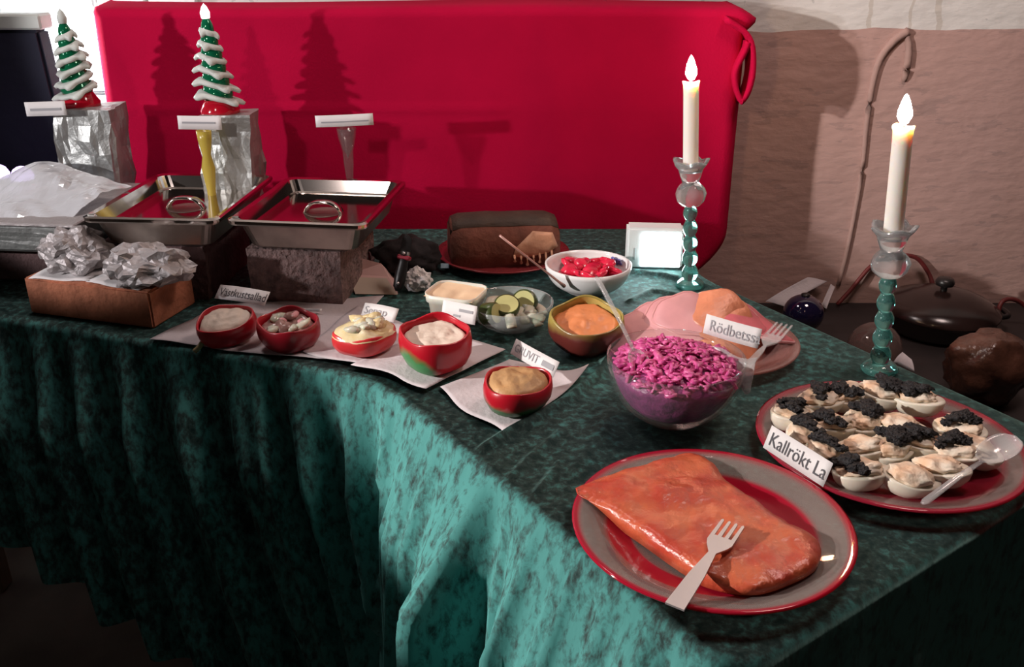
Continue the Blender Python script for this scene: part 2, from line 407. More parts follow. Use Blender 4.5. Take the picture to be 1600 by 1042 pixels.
# ------------------------------------------------------------------ setting
wall = obj('wall_back', box(5.4, 0.12, 2.9, loc=(0.1, WY+0.06, 1.45)), wallmat(), smooth=False); tag(wall, kind='structure')
fl = obj('floor', box(5.4, 4.4, 0.1, loc=(0.1, -0.02, -0.05)), M['floor'], smooth=False); tag(fl, kind='structure')
wl = obj('wall_left', box(0.12, 4.4, 2.9, loc=(-2.66, -0.02, 1.45)), mat('left_plaster', (0.5, 0.47, 0.45), 0.9, var=0.1, bump=0.2), smooth=False); tag(wl, kind='structure')
# white painted bricks seen beside the red cloth
bk = None
for r_ in range(9):
    for c_ in range(4):
        if bk is None:
            bk = obj('brick', box(0.105, 0.02, 0.052, 0.004, 1), M['whitebrick'], wall, smooth=False); q = bk
        else:
            q = bk.copy(); COL.objects.link(q)
        q.location = (-1.13+c_*0.112+(0.056 if r_ % 2 else 0), WY-0.004, 0.80+r_*0.060)
# half-sunk tubing, browner than the paint, looping down the wall
cb = thing('wall_tubing', 'brown half-sunk tubing hooking down the pink wall behind right candle', 'tubing')
p1 = [aty(*p, WY-0.001) for p in ((1419, 49), (1398, 63), (1374, 95), (1361, 145), (1353, 205), (1348, 260), (1336, 330), (1323, 395), (1310, 445))]
obj('tubing', tube(curve(p1, 40), [0.010-0.0045*min(1, i/24) for i in range(41)], 8), M['walltubing'], cb)
p2 = [aty(*p, WY-0.001) for p in ((1416, 48), (1420, 75), (1417, 105), (1412, 128))]
obj('tubing', tube(curve(p2, 12), [0.007, 0.007, 0.007, 0.008, 0.008, 0.009, 0.009, 0.009, 0.009, 0.009, 0.008, 0.007, 0.004], 8), M['walltubing'], cb)

# ------------------------------------------------------------------ tables and velvet cloth
PTS = [(-1.25, 1.60), (-0.19, 1.225), (0.20, 0.64), (0.722, 1.008), (0.36, 1.635), (0.28, 1.955), (-1.25, 1.955)]
FIL = [0.05, 0.10, 0.035, 0.05, 0.04, 0.03, 0.03]
def fillet(pts, fil, step=0.006):
    out = []; n = len(pts)
    for i in range(n):
        p = Vector(pts[i]); a = Vector(pts[i-1]); b = Vector(pts[(i+1) % n])
        A = p+(a-p).normalized()*fil[i]; B = p+(b-p).normalized()*fil[i]
        out += [(A*(1-t)**2+p*2*t*(1-t)+B*t*t) for t in [k/8 for k in range(9)]]
    return densify([tuple(q) for q in out], step)
edge = fillet(PTS, FIL)
top_in = fillet([Vector(p) for p in PTS], FIL, 0.05)
tb = thing('table', 'L-shaped buffet table under the dark green velvet cloth', 'table')
cen = sum((Vector(p) for p in PTS), Vector((0, 0)))/len(PTS)
def inset(poly, d):
    out = []; n = len(poly)
    for i in range(n):
        t = (poly[(i+1) % n]-poly[i-1]).normalized(); out.append(poly[i]+Vector((-t.y, t.x))*d)
    return out
obj('tabletop', prism(inset(top_in, 0.02), TZ-0.04, TZ-0.008), M['tablewood'], tb, smooth=False)
for x, y in ((-1.15, 1.68), (-1.15, 1.88), (-0.15, 1.45), (0.15, 1.85), (0.19, 0.76), (0.60, 1.02), (0.28, 1.50)):
    obj('leg', box(0.045, 0.045, TZ-0.045, 0.004, 1, loc=(x, y, (TZ-0.045)/2)), M['tablewood'], tb, smooth=False)

ridge_a = at(770, 692).xy; ridge_pts = [at(*p).xy for p in ((757, 700), (800, 672), (880, 628), (935, 585), (975, 520), (990, 490))]
def dist_line(p, pl):
    best = 9
    for a, b in zip(pl, pl[1:]):
        ab = b-a; t = max(0, min(1, (p-a).dot(ab)/ab.length_squared)); best = min(best, (p-(a+ab*t)).length)
    return best
backfold = [at(*p).xy for p in ((985, 424), (1040, 432), (1085, 442), (1150, 470))]
def top_z(p):
    z = TZ-0.0015+0.0012*nz((p.x, p.y, 0), 9)+0.0007*nz((p.x, p.y, 3), 30)
    for pl_, a_, w_ in RIDGES: z += a_*math.exp(-(dist_line(p, pl_)/w_)**2)
    return z
def hem(p):
    if p.y > 1.5 and p.x > -1.2: return 0.64
    # right rear side is short, front sides reach the floor
    n = (p-Vector((0.722, 1.008))).dot(Vector((0.866, 0.5)))
    if n > -0.03: return 0.60
    if p.x < -0.35:
        t = min(1, max(0, (p.x+0.95)/0.6)); return 0.34*(1-t)+0.05*t
    return 0.03
def foldfn(p, s, d):
    """outward displacement of the hanging cloth (s along the edge, d drop)"""
    amp = min(1, d/0.16)
    if p.x < -0.15 and p.y < 1.65:                       # long left drape
        sk = s - (0.16+0.30*max(0, p.x+0.8))*d
        w1 = 0.5+0.5*math.sin(2*PI*sk/0.098+1.1*math.sin(sk*11))
        w2 = 0.5+0.5*math.sin(2*PI*sk/0.053+2+1.7*math.sin(sk*7))
        a = 0.046*w1**1.3+0.010*w2
        near = math.exp(-((p.x+0.33)/0.16)**2)
        a += near*0.022*(0.5+0.5*math.sin(2*PI*sk/0.062))**2
        return amp*a*(1+0.5*d)
    q = (p-Vector((-0.19, 1.225))).dot(Vector((0.555, -0.832)))
    if p.x < 0.22:                                        # drape facing left
        a = 0.016*(0.5+0.5*math.sin(2*PI*(q-0.05*d)/0.145+0.6))+0.006*math.sin(2*PI*q/0.06+1.3+3*d)
        ss = lambda lo, hi, v: (lambda t: t*t*(3-2*t))(max(0, min(1, (v-lo)/(hi-lo))))
        qq = q-0.072-0.02*d
        a += 0.066*ss(0.12, 0.226, qq)*(1-ss(0.230, 0.250, qq))-0.032*ss(0.244, 0.258, qq)*(1-ss(0.285, 0.32, qq))
        a += 0.026*ss(0.29, 0.335, qq)*(1-ss(0.338, 0.356, qq))+0.022*ss(0.02, 0.075, qq)*(1-ss(0.078, 0.094, qq))
        a -= 0.026*math.exp(-((q-0.635)/0.018)**2)
        a += 0.0030*math.sin(2*PI*q/0.027+2*math.sin(q*40)+1.5*d)+0.002*math.sin(2*PI*q/0.017+3*math.sin(q*23))
        return amp*(a+0.036)
    return amp*0.006*(1+math.sin(2*PI*s/0.13+0.7*math.sin(s*9)))
n_e = len(edge)
RIDGES = [(ridge_pts, 0.009, 0.008), (backfold, 0.009, 0.008), ([at(*p).xy for p in ((800, 742), (838, 705), (884, 668))], 0.0045, 0.006), ([at(*p).xy for p in ((838, 768), (862, 738), (880, 716))], 0.004, 0.005),
          ([at(*p).xy for p in ((962, 640), (930, 690), (890, 742))], 0.004, 0.012), ([at(*p).xy for p in ((985, 470), (1020, 452), (1075, 462))], 0.005, 0.008)]
extra = []
for pl_, a_, w_ in RIDGES:
    for k in range(len(pl_)-1):
        n_ = max(2, int((pl_[k+1]-pl_[k]).length/0.009)); dr = (pl_[k+1]-pl_[k]).normalized(); pr_ = Vector((-dr.y, dr.x))
        for t_ in range(n_):
            for o_ in (-1.8, -1.1, -0.5, 0, 0.5, 1.1, 1.8):
                p_ = pl_[k].lerp(pl_[k+1], t_/n_)+pr_*o_*w_
                if inside(p_, edge) and edged(p_, edge) > 0.006: extra.append(p_)
tv, tf, nb = fill2d(edge, 0.018, extra)
V = [Vector((p.x, p.y, top_z(p) if i >= nb else TZ-0.001)) for i, p in enumerate(tv)]
Fc = list(tf)
acc = [0]
for i in range(n_e): acc.append(acc[-1]+(edge[(i+1) % n_e]-edge[i]).length)
NR = 30; prev = list(range(n_e))
RAD = 0.012
nrm = []
for i in range(n_e):
    t = (edge[(i+2) % n_e]-edge[i-2]).normalized(); nrm.append(Vector((t.y, -t.x)))
for r_ in range(1, NR+1):
    cur = []
    for i in range(n_e):
        p = edge[i]; D = TZ-hem(p)
        if r_ <= 4:
            a = r_/4*PI/2; out = RAD*math.sin(a); dn = RAD*(1-math.cos(a))
        else:
            q = (r_-4)/(NR-4); dn = RAD+(D-RAD)*q**1.15; d = dn-RAD
            fl_ = 0.02 if p.x > 0.2 else 0.05
            out = RAD+fl_*d+foldfn(p, acc[i], d)
            if hem(p) > 0.55: out = RAD+0.004*math.sin(acc[i]*40)*min(1, d/0.05)
        cur.append(len(V)); V.append(Vector((p.x+nrm[i].x*out, p.y+nrm[i].y*out, TZ-0.001-dn)))
    for i in range(n_e):
        j = (i+1) % n_e; Fc.append((prev[i], prev[j], cur[j], cur[i]))
    prev = cur
def topwear(p): return 0.165-0.10*max(0, nz((p.x, p.y, 0), 5.5, 4))
def drapewear_shade(p): return -0.03+0.085*max(0, min(1, (-0.20-p.x)/0.25))+0.05*nz((p.x*2, p.y*2, p.z), 9, 2)  # random pile tone plus painted shade that darkens the left drape
PILE = 0.62                                               # the pile is brushed towards +x and follows the cloth over the edges
pile = [Vector((PILE, 0, 0)) for _ in range(len(tv))]
for r_ in range(1, NR+1):
    q = min(1, r_/4)*PI/2
    for i in range(n_e):
        n_ = nrm[i]; T_ = Vector((-n_.y, n_.x)); o_ = n_.x*PILE; t_ = T_.x*PILE
        pile.append(Vector((n_.x*o_*math.cos(q)+T_.x*t_, n_.y*o_*math.cos(q)+T_.y*t_, -o_*math.sin(q))))
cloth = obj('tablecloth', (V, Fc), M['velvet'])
wa = cloth.data.attributes.new('wear_shade', 'FLOAT', 'POINT'); wa.data.foreach_set('value', [topwear(V[i]) if i < len(tv) else max(drapewear_shade(V[i]), topwear(V[i])-0.05*(1+(i-len(tv))//n_e)) for i in range(len(V))])
pa = cloth.data.attributes.new('pile', 'FLOAT_VECTOR', 'POINT'); pa.data.foreach_set('vector', [c for v in pile for c in v])
tag(cloth, 'dark green crushed velvet tablecloth draped over the long buffet table', 'tablecloth')

# ------------------------------------------------------------------ red cloth on the wall
FY = 2.0
zt = aty(600, 4, FY).z; zb = aty(1100, 424, FY).z
xl0 = aty(131, 5, FY).x; xl1 = aty(182, 275, FY).x-0.02
xr_mid = aty(1149, 250, FY).x
NU, NV = 90, 60
def red(u, v):
    z = zb+(zt-zb)*v
    xl = xl1+(xl0-xl1)*v
    xr = xr_mid
    dzb = (z-zb)/(zt-zb)
    if dzb < 0.16: k = 1-dzb/0.16; xr -= 0.055*k**2
    if v > 0.90: k = (v-0.90)/0.10; xr += 0.025*math.sin(min(1, k*1.6)*PI/2)*(1 if k < .6 else 1)-0.085*max(0, k-0.45)
    x = xl+(xr-xl)*u
    y = FY+0.006*math.sin(x*9+1.0)*(1-v)+0.003*nz((x, z, 0), 6)
    y += 0.004*math.sin(x*23+z*4)*(1-v)**2
    y -= 0.003*math.exp(-((z-1.0)/0.006)**2)*(1 if x < 0 else 0.3)
    e = max(0, (u-0.985)/0.015); y += 0.02*e**2
    e = max(0, (0.025-u)/0.025); y += 0.04*e**2
    e = max(0, (v-0.975)/0.025); y += 0.10*e**2
    zz = z-0.006*(0.5+0.5*math.sin(u*7))*max(0, (v-.9)*10)
    return (x, y, zz)
rd = thing('wall_hanging', 'bright red cloth hung on the wall behind the buffet', 'cloth')
obj('sheet', shell(grid(NU, NV, red), 0.003), M['redcloth'], rd)
# the top right corner hangs down in a folded loop
lp = [aty(*p, FY-0.012) for p in ((1135, 28), (1168, 52), (1181, 72), (1178, 110), (1170, 150), (1158, 163), (1147, 150), (1146, 118), (1156, 85), (1164, 66))]
lp = curve(lp, 44)
LV = []
for k in range(9):
    q = k/8
    for i, p in enumerate(lp): LV.append(p+Vector((0.003*math.sin(i*0.5), (q-0.5)*0.06+0.022, 0.004*math.sin(q*6))))
nl = len(lp)
LF = [(k*nl+i, k*nl+i+1, (k+1)*nl+i+1, (k+1)*nl+i) for k in range(8) for i in range(nl-1)]
obj('folded_corner', shell((LV, LF), 0.010), M['redcloth'], rd)

# ------------------------------------------------------------------ dark bench behind the table, right
BZ = 0.50
bn = thing('bench', 'low dark bench along the wall behind the table', 'bench')
bpoly = [(0.45, WY-0.005), (0.45, 1.66), (0.82, 1.06), (1.6, 1.06), (1.6, WY-0.005)]
obj('bench_top', prism(bpoly[::-1], BZ-0.03, BZ), M['bench'], bn, smooth=False)
obj('apron', prism([(0.50, 2.03), (0.50, 1.70), (0.85, 1.11), (1.55, 1.11), (1.55, 2.03)][::-1], BZ-0.16, BZ-0.03), M['bench'], bn, smooth=False)
for x, y in ((0.53, 1.98), (0.55, 1.72), (0.90, 1.16), (1.5, 1.16), (1.5, 1.98)):
    obj('leg', box(0.05, 0.05, BZ-0.16, loc=(x, y, (BZ-0.16)/2)), M['bench'], bn, smooth=False)

# ------------------------------------------------------------------ label cards
def text_mesh(s, size):
    cu = bpy.data.curves.new('lettering', 'FONT'); cu.body = s; cu.size = size; cu.resolution_u = 3
    o = bpy.data.objects.new('lettering', cu); COL.objects.link(o); bpy.context.view_layer.update()
    me = o.to_mesh(); vf = [v.co.copy() for v in me.vertices], [tuple(p.vertices) for p in me.polygons]
    o.to_mesh_clear(); bpy.data.objects.remove(o); bpy.data.curves.remove(cu)
    return vf
def card(label, bl, br, z0, h, lean=0.3, text=None, tsize=0.5, bend=0.0, ink='ink', bars=None, group=None, y=None, tx=0.06, name='label_card'):
    A = aty(*bl, y) if y else at(*bl, z0); B = aty(*br, y) if y else at(*br, z0)
    w_ = (B-A).length; d = (B-A)
    t = thing(name, label, 'card', A, (0, 0, 0), group)
    X = d.normalized(); n = Vector((X.y, -X.x, 0)).normalized()   # towards the camera
    up = Vector((0, 0, 1))-X*X.z; up.normalize(); Z = (up*math.cos(lean)-n*math.sin(lean)).normalized(); Y = Z.cross(X)
    t.matrix_world = Matrix.Translation(A) @ Matrix((X, Y, Z)).transposed().to_4x4()
    bf = lambda x: -bend*math.sin(PI*x/w_)
    obj('paper', shell(grid(10, 2, lambda u, v: (u*w_, bf(u*w_), v*h)), 0.0004), M['white_paper'], t)
    if text:
        tv_, tf_ = text_mesh(text, h*tsize*1.3)
        mx = max(v.x for v in tv_); k = min(1, (w_*0.92)/mx)
        obj('lettering', ([Vector((w_*tx+v.x*k, bf(w_*tx+v.x*k)-0.0009, h*(0.5-tsize*0.42)+v.y)) for v in tv_], tf_), M[ink], t, smooth=False)
    for x0, x1, zc, hh in (bars or ()):
        obj('print_line', grid(6, 1, lambda u, v: ((x0+(x1-x0)*u)*w_, bf((x0+(x1-x0)*u)*w_)-0.0009, (zc+(v-.5)*hh)*h)), M['grey_ink'], t, smooth=False)
    return t

# ------------------------------------------------------------------ foil pedestals and glass trees
def foil_block(label, px0, px1, pytop, y, depth, tilt=0.0):
    a = aty(px0, pytop, y); b = aty(px1, pytop, y); wd = (b-a).length; ztop = a.z; h = ztop-TZ
    vf = box(wd, depth, h, loc=(0, 0, h/2), cuts=9)
    seed = px0
    def fn(v):
        k = Vector((nz(v, 22, seed), nz(v, 22, seed+9), 0.5*nz(v, 22, seed+5)))*0.010+Vector((nz(v, 60, seed), nz(v, 60, seed+4), 0))*0.005
        k.x += -0.10*tilt*(v.z-h)
        if v.z < 0.01: k.z = 0
        return k
    o = obj('foil_pedestal', disp(vf, fn), M['foil'], smooth=False, loc=((a.x+b.x)/2, y+depth/2, TZ))
    tag(o, label, 'pedestal', 'foil wrapped pedestals for the glass trees')
    return Vector(((a.x+b.x)/2, y+depth/2, ztop))
pedL = foil_block('foil-wrapped pedestal block at the left end under the unlit glass tree', 78, 166, 172, 1.785, 0.095, -0.4)
pedR = foil_block('foil-wrapped pedestal block with yellow strip, under the tree with glowing tip', 306, 386, 182, 1.785, 0.095, -0.3)
def tree(label, cx, cy, y, top_y, zb_, lit, seed):
    base = aty(cx, cy, y); base.z = zb_; H = aty(cx, top_y, y).z-zb_
    t = thing('glass_tree', label, 'ornament', base, (0, R(-2), 0), 'glass christmas trees on foil pedestals')
    obj('base', lathe([(0, 0), (0.037, 0), (0.038, 0.008), (0.030, 0.022), (0.026, 0.030), (0, 0.031)], 24), M['treered'], t)
    ring = lambda q: 0.0255*(1-q)**0.62+0.005
    pr = []
    for k in range(37):
        q = k/36; pr.append((ring(q)*(0.86+0.14*abs(math.sin(q*6*PI+0.2))), 0.028+(H-0.042)*q))
    obj('body', lathe([(0, 0.026)]+pr+[(0, H-0.012)], 24), M['treegreen'], t)
    for k in range(6):
        q = (k+0.02)/6; z = 0.031+(H-0.050)*q; r_ = ring(q)
        def md(a, i, rr, zz, z=z, r_=r_, k=k):
            spike = max(0, math.cos(a*3.5+seed+k))**2
            if i in (1, 2, 3): rr += r_*0.40*spike; zz -= 0.005*spike
            return rr, zz+z+0.34*r_*math.sin(a+seed*0.9)
        obj('snow_tier', lathe([(r_*0.90, 0.0065), (r_*1.10, 0.0055), (r_*1.26, 0.0005), (r_*1.14, -0.0042), (r_*0.90, -0.003)], 56, md), M['snow'], t)
    obj('tip', lathe([(0, H-0.02), (0.008, H-0.016), (0.009, H-0.006), (0.005, H+0.004), (0, H+0.010)], 16), M['treetop'] if lit else M['snow'], t)
tree('green glass tree with snowy tiers on the left foil pedestal, unlit tip', 127, 170, 1.83, 22, pedL.z-0.002, False, 1)
tree('green glass tree with snowy tiers and glowing white tip on the yellow-striped pedestal', 345, 178, 1.83, 14, pedR.z-0.002, True, 5)
card('white dish card at far left, leaning on the left foil pedestal', (42, 182), (105, 180), None, 0.026, 0.05, bars=[(0.12, 0.88, 0.45, 0.18)], y=1.755)
card('white dish card on the yellow holder before the right foil pedestal', (279, 202), (347, 203), None, 0.025, 0.05, bars=[(0.1, 0.86, 0.5, 0.14)], y=1.735)
card('long white dish card resting on the clear glass stem, before the red cloth', (494, 199), (584, 195), None, 0.022, 0.05, bars=[(0.1, 0.92, 0.4, 0.12)], y=1.80, bend=0.004)
def stem_glass(name, label, px, pytop, y, wtop, m, wstem=0.006):
    p = aty(px, pytop, y); h = p.z-TZ
    pr = [(0, 0), (0.032, 0), (0.031, 0.004), (0.010, 0.010), (wstem, 0.03), (wstem, h*0.55), (wstem*1.6, h*0.72), (wtop*0.55, h*0.82), (wtop*0.9, h*0.93), (wtop, h), (wtop*0.85, h), (wtop*0.5, h*0.84), (0, h*0.76)]
    o = obj(name, lathe(pr, 20), m, loc=(p.x, y, TZ)); tag(o, label, 'glass')
stem_glass('stem_glass', 'clear thin-stemmed glass holding up the long white card', 541, 200, 1.815, 0.019, thin_glass('stem_glass_clear', (0.80, 0.80, 0.80), 0.07, (0.7, 0.6, 0.6)))
stem_glass('card_holder', 'yellow tapered holder standing before the right foil pedestal', 318, 204, 1.75, 0.014, M['yellow'], 0.008)

# ------------------------------------------------------------------ navy panel and disco lamps, far left
a = aty(-60, 46, 1.975); b = aty(62, 46, 1.975)
nv = thing('speaker_cabinet', 'tall dark navy cabinet at the left edge of the picture', 'cabinet', ((a.x+b.x)/2, 1.99, TZ))
hh = a.z-TZ
obj('body', disp(box(b.x-a.x, 0.05, hh, 0.006, 2, loc=(0, 0, hh/2)), lambda v: (0.02*(hh-v.z)/hh*(1 if v.x > 0 else 0), 0, 0)), M['navy'], nv, smooth=False)
obj('top_trim', box(b.x-a.x+0.02, 0.055, 0.03, 0.004, 1, loc=(0.0, 0, hh+0.015)), M['snow'], nv, smooth=False)
for k, (px, py) in enumerate(((36, 268), (-2, 265))):
    p = aty(px, py+12, 1.83)
    d = thing('disco_lamp', ('small glowing violet and white disco lamp behind the plastic film' if k == 0 else 'small glowing disco lamp cut by the left edge of the picture'), 'lamp', (p.x, 1.83, TZ), group='disco lamps')
    hb = p.z-TZ
    obj('housing', lathe([(0, 0), (0.03, 0), (0.03, hb-0.004), (0.022, hb), (0, hb)], 20), M['roundlamp'], d)
    obj('dome', lathe([(0.021, hb), (0.022, hb+0.008), (0.016, hb+0.02), (0.008, hb+0.025), (0, hb+0.027)], 12), M['disco'], d, smooth=False)

# ------------------------------------------------------------------ chafing pans on blocks
LZ = 0.905; BLK = 0.098
def pan(cs, label, blocklabel, m_block, bw):
    c = [at(*p, LZ) for p in cs]
    ctr = sum(c, Vector())/4; ax = ((c[1]-c[0])+(c[2]-c[3])).normalized(); wd = ((c[1]-c[0]).length+(c[2]-c[3]).length)/2
    dp = ((c[3]-c[0]).length+(c[2]-c[1]).length)/2
    rz = math.atan2(ax.y, ax.x)
    t = thing('serving_pan', label, 'pan', (ctr.x, ctr.y, TZ+BLK), (0, 0, rz), 'steel serving pans with lids')
    def rr(w_, d_, z, r_=0.018, n=5):
        out = []
        for sx, sy, a0 in ((1, 1, 0), (-1, 1, 90), (-1, -1, 180), (1, -1, 270)):
            for k in range(n+1):
                a = R(a0+90*k/n); out.append(Vector((sx*(w_/2-r_)+r_*math.cos(a), sy*(d_/2-r_)+r_*math.sin(a), z)))
        return out
    def loft(rings, cap0=False, cap1=False):
        V = [p for r_ in rings for p in r_]; n = len(rings[0]); Fc = []
        for k in range(len(rings)-1):
            for i in range(n): Fc.append((k*n+i, k*n+(i+1) % n, (k+1)*n+(i+1) % n, (k+1)*n+i))
        if cap0: Fc.append(tuple(range(n)))
        if cap1: Fc.append(tuple((len(rings)-1)*n+i for i in range(n)))
        return V, Fc
    h = LZ-TZ-BLK
    obj('pan_body', loft([rr(wd-0.075, dp-0.075, 0), rr(wd-0.055, dp-0.055, 0.006), rr(wd-0.030, dp-0.030, h-0.010), rr(wd-0.004, dp-0.004, h-0.008), rr(wd-0.004, dp-0.004, h-0.005)], True, False), M['steel_dull'], t, smooth=False)
    lid = obj('lid', loft([rr(wd, dp, h-0.005), rr(wd, dp, h), rr(wd-0.010, dp-0.010, h+0.002), rr(wd-0.026, dp-0.026, h), rr(wd-0.042, dp-0.042, h-0.021), rr(wd-0.052, dp-0.052, h-0.024)], False, True), M['steel'], t, smooth=False)
    hd = [(-0.034, 0, h-0.025), (-0.028, 0, h-0.014), (-0.016, 0, h-0.006), (0, 0, h-0.004), (0.016, 0, h-0.006), (0.028, 0, h-0.014), (0.034, 0, h-0.025)]
    obj('handle', tube(curve(hd, 20), 0.011, 8, 0.30), M['steel'], lid)
    obj('handle_recess', lathe([(0.034, h-0.0236), (0.031, h-0.0228), (0.029, h-0.0236), (0.0, h-0.0237)], 24), M['steel_dull'], lid)
    vf = box(bw, dp*0.70, BLK-0.001, cuts=5, loc=(0, 0, (BLK-0.001)/2))
    vf = disp(vf, lambda v: Vector((nz(v, 50, bw*10), nz(v, 50, 3), 0))*0.004)
    ox = obj('support_block', vf, m_block, smooth=False, loc=(ctr.x-0.022, ctr.y-0.01, TZ), rot=(0, 0, rz))
    tag(ox, blocklabel, 'block')
    return ctr, rz, wd, dp
pan([(133, 341), (352, 346), (418, 274), (238, 271)], 'lidded steel serving pan, the left one, before the yellow-striped pedestal', 'dark block under the left lidded steel pan', M['dark_block'], 0.19)
pan([(345, 346), (583, 353), (626, 283), (453, 276)], 'lidded steel serving pan, the right one, before the thin-stemmed glass', 'rough grey-brown block under the right lidded steel pan', M['block'], 0.165)
# film-covered foil tray, left
p = at(30, 372, 0.80)
ft = thing('foil_tray', 'aluminium tray under crumpled clear plastic film at the left edge', 'tray', (-0.93, 1.70, TZ+0.075), (0, 0, R(-6)))
obj('tray_body', disp(box(0.34, 0.25, 0.055, 0.006, 1, loc=(0, 0, 0.0275), cuts=4), lambda v: Vector((v.x*0.10*(v.z/0.055), v.y*0.1*(v.z/0.055), 0.0))+Vector((nz(v, 40), nz(v, 40, 4), 0))*0.004), M['foil'], ft, smooth=False)
obj('tray_rim', box(0.385, 0.29, 0.006, 0.002, 1, loc=(0, 0, 0.057)), M['foil_soft'], ft, smooth=False)
obj('support_brick', box(0.25, 0.12, 0.075, 0.003, 1, loc=(0.0, 0, 0.0)), M['dark_block'], smooth=False, loc=(-0.95, 1.69, TZ+0.0375), rot=(0, 0, R(-6)))
tag(bpy.data.objects['support_brick'], 'dark brick under the film-covered foil tray', 'brick')
fp = [at(*q, 0.875) for q in ((-110, 352), (100, 352))]
fb = curve([aty(-150, 292, 1.735), aty(-30, 288, 1.735), aty(62, 252, 1.745), aty(130, 268, 1.725), aty(206, 291, 1.69)], 40)
def film(u, v):
    p_ = fp[0].lerp(fp[1], u).lerp(fb[int(round(u*40))], v)
    k = math.sin(PI*v)
    z = p_.z+0.010*k+0.020*k*nz((p_.x, p_.y, 0), 10)+0.012*k*abs(nz((p_.x+p_.y, p_.y-p_.x, 2), 19))+0.004*nz((p_.x, p_.y, 7), 40)
    return Vector((p_.x+0.01*k*nz((p_.x, p_.y, 9), 15), p_.y, z))
fm = obj('plastic_film', shell(grid(40, 26, film), 0.0012), M['plastic_film'], smooth=False)
tag(fm, 'crumpled clear plastic film heaped over the left foil tray', 'film')

# ------------------------------------------------------------------ red brick with foil parcels
bA = at(46, 490); bB = at(243, 515); rz = math.atan2((bB-bA).y, (bB-bA).x); X = (bB-bA).normalized(); Y = Vector((-X.y, X.x, 0))
bc = bA+X*0.1225+Y*0.062
vf = disp(box(0.245, 0.118, 0.064, 0.003, 2, loc=(0, 0, 0.032)), lambda v: Vector((nz(v, 30), nz(v, 30, 2), 0))*0.002)
bo = obj('red_brick', vf, M['brick'], smooth=False, loc=(bc.x, bc.y, TZ), rot=(0, 0, rz)); tag(bo, 'orange-red brick at the left table edge carrying two foil parcels', 'brick')
BT = TZ+0.064
for k, (sx, lab) in enumerate(((-0.062, 'white paper slip on the red brick under the left foil parcel'), (0.055, 'white paper slip on the red brick under the right foil parcel'))):
    g_ = grid(8, 6, lambda u, v: ((u-.5)*0.11, (v-.5)*0.085-0.012, 0.0012+0.0012*math.sin(u*9+v*4)))
    o = obj('paper_slip', shell(g_, 0.0005), M['white_paper'], loc=bc+X*sx+Vector((0, 0, 0.064)), rot=(0, 0, rz+R(8-14*k))); tag(o, lab, 'paper', 'paper slips on the brick')
def foil_lump(px, py, r_, sc, lab, seed, tip=0):
    c = at(px, py, BT+r_*sc[2]*0.8)
    vf = ico(r_, 4, sc, 0.34, 2.0, seed)
    vf = disp(vf, lambda v: Vector((nz(v, 50, seed), nz(v, 50, seed+2), nz(v, 50, seed+4)))*0.009)
    zmin = -r_*sc[2]*0.78
    vf = [Vector((v.x, v.y, max(v.z, zmin))) for v in vf[0]], vf[1]
    o = obj('foil_parcel', vf, M['foil_soft'], smooth=False, loc=(c.x, c.y, BT+0.004-zmin), rot=(0, 0, tip)); tag(o, lab, 'parcel', 'foil parcels on the brick')
foil_lump(120, 396, 0.058, (1.02, 0.8, 0.62), 'crumpled foil parcel on the left half of the red brick', 3)
foil_lump(231, 418, 0.066, (1.08, 0.78, 0.52), 'crumpled foil parcel on the right half of the red brick', 8)

# ------------------------------------------------------------------ napkins
def napkin(cs, lab, z, seed, lift=()):
    c = [at(*q, z).xy for q in cs]
    def fn(u, v):
        q = c[0].lerp(c[3], u).lerp(c[1].lerp(c[2], u), v)
        zz = z+0.0012*(1+nz((q.x, q.y, seed), 22))+0.001*math.sin(6*u+seed)
        for (lu, lv, a) in lift: zz += a*max(0, 1-math.hypot(u-lu, v-lv)/0.38)**2
        b = 0.004*math.sin(u*7+seed)*(1-v)-0.004*math.sin(v*6+seed)*(1-u)
        return (q.x+b, q.y+b*0.7, zz)
    o = obj('napkin', shell(grid(22, 22, fn), 0.0006), M['napkin']); return tag(o, lab, 'napkin', 'white paper napkins along the table front')
napkin([(234, 531), (345, 476), (600, 463), (505, 563)], 'white paper napkin at left, beneath the two herring-filled pepper cups', TZ+0.0022, 1)
napkin([(468, 548), (560, 478), (652, 515), (600, 580)], 'white paper napkin beneath the yellow-filled pepper cup', TZ+0.0048, 3)
napkin([(548, 570), (668, 517), (790, 545), (668, 606)], 'white paper napkin beneath the deep red pepper cup with green patch', TZ+0.0074, 5, [(0, 0, 0.0)])
napkin([(688, 606), (800, 562), (919, 588), (788, 681)], 'white paper napkin with lifted corner beneath the brown mustard cup', TZ+0.0022, 8, [(1, 1, 0.018)])

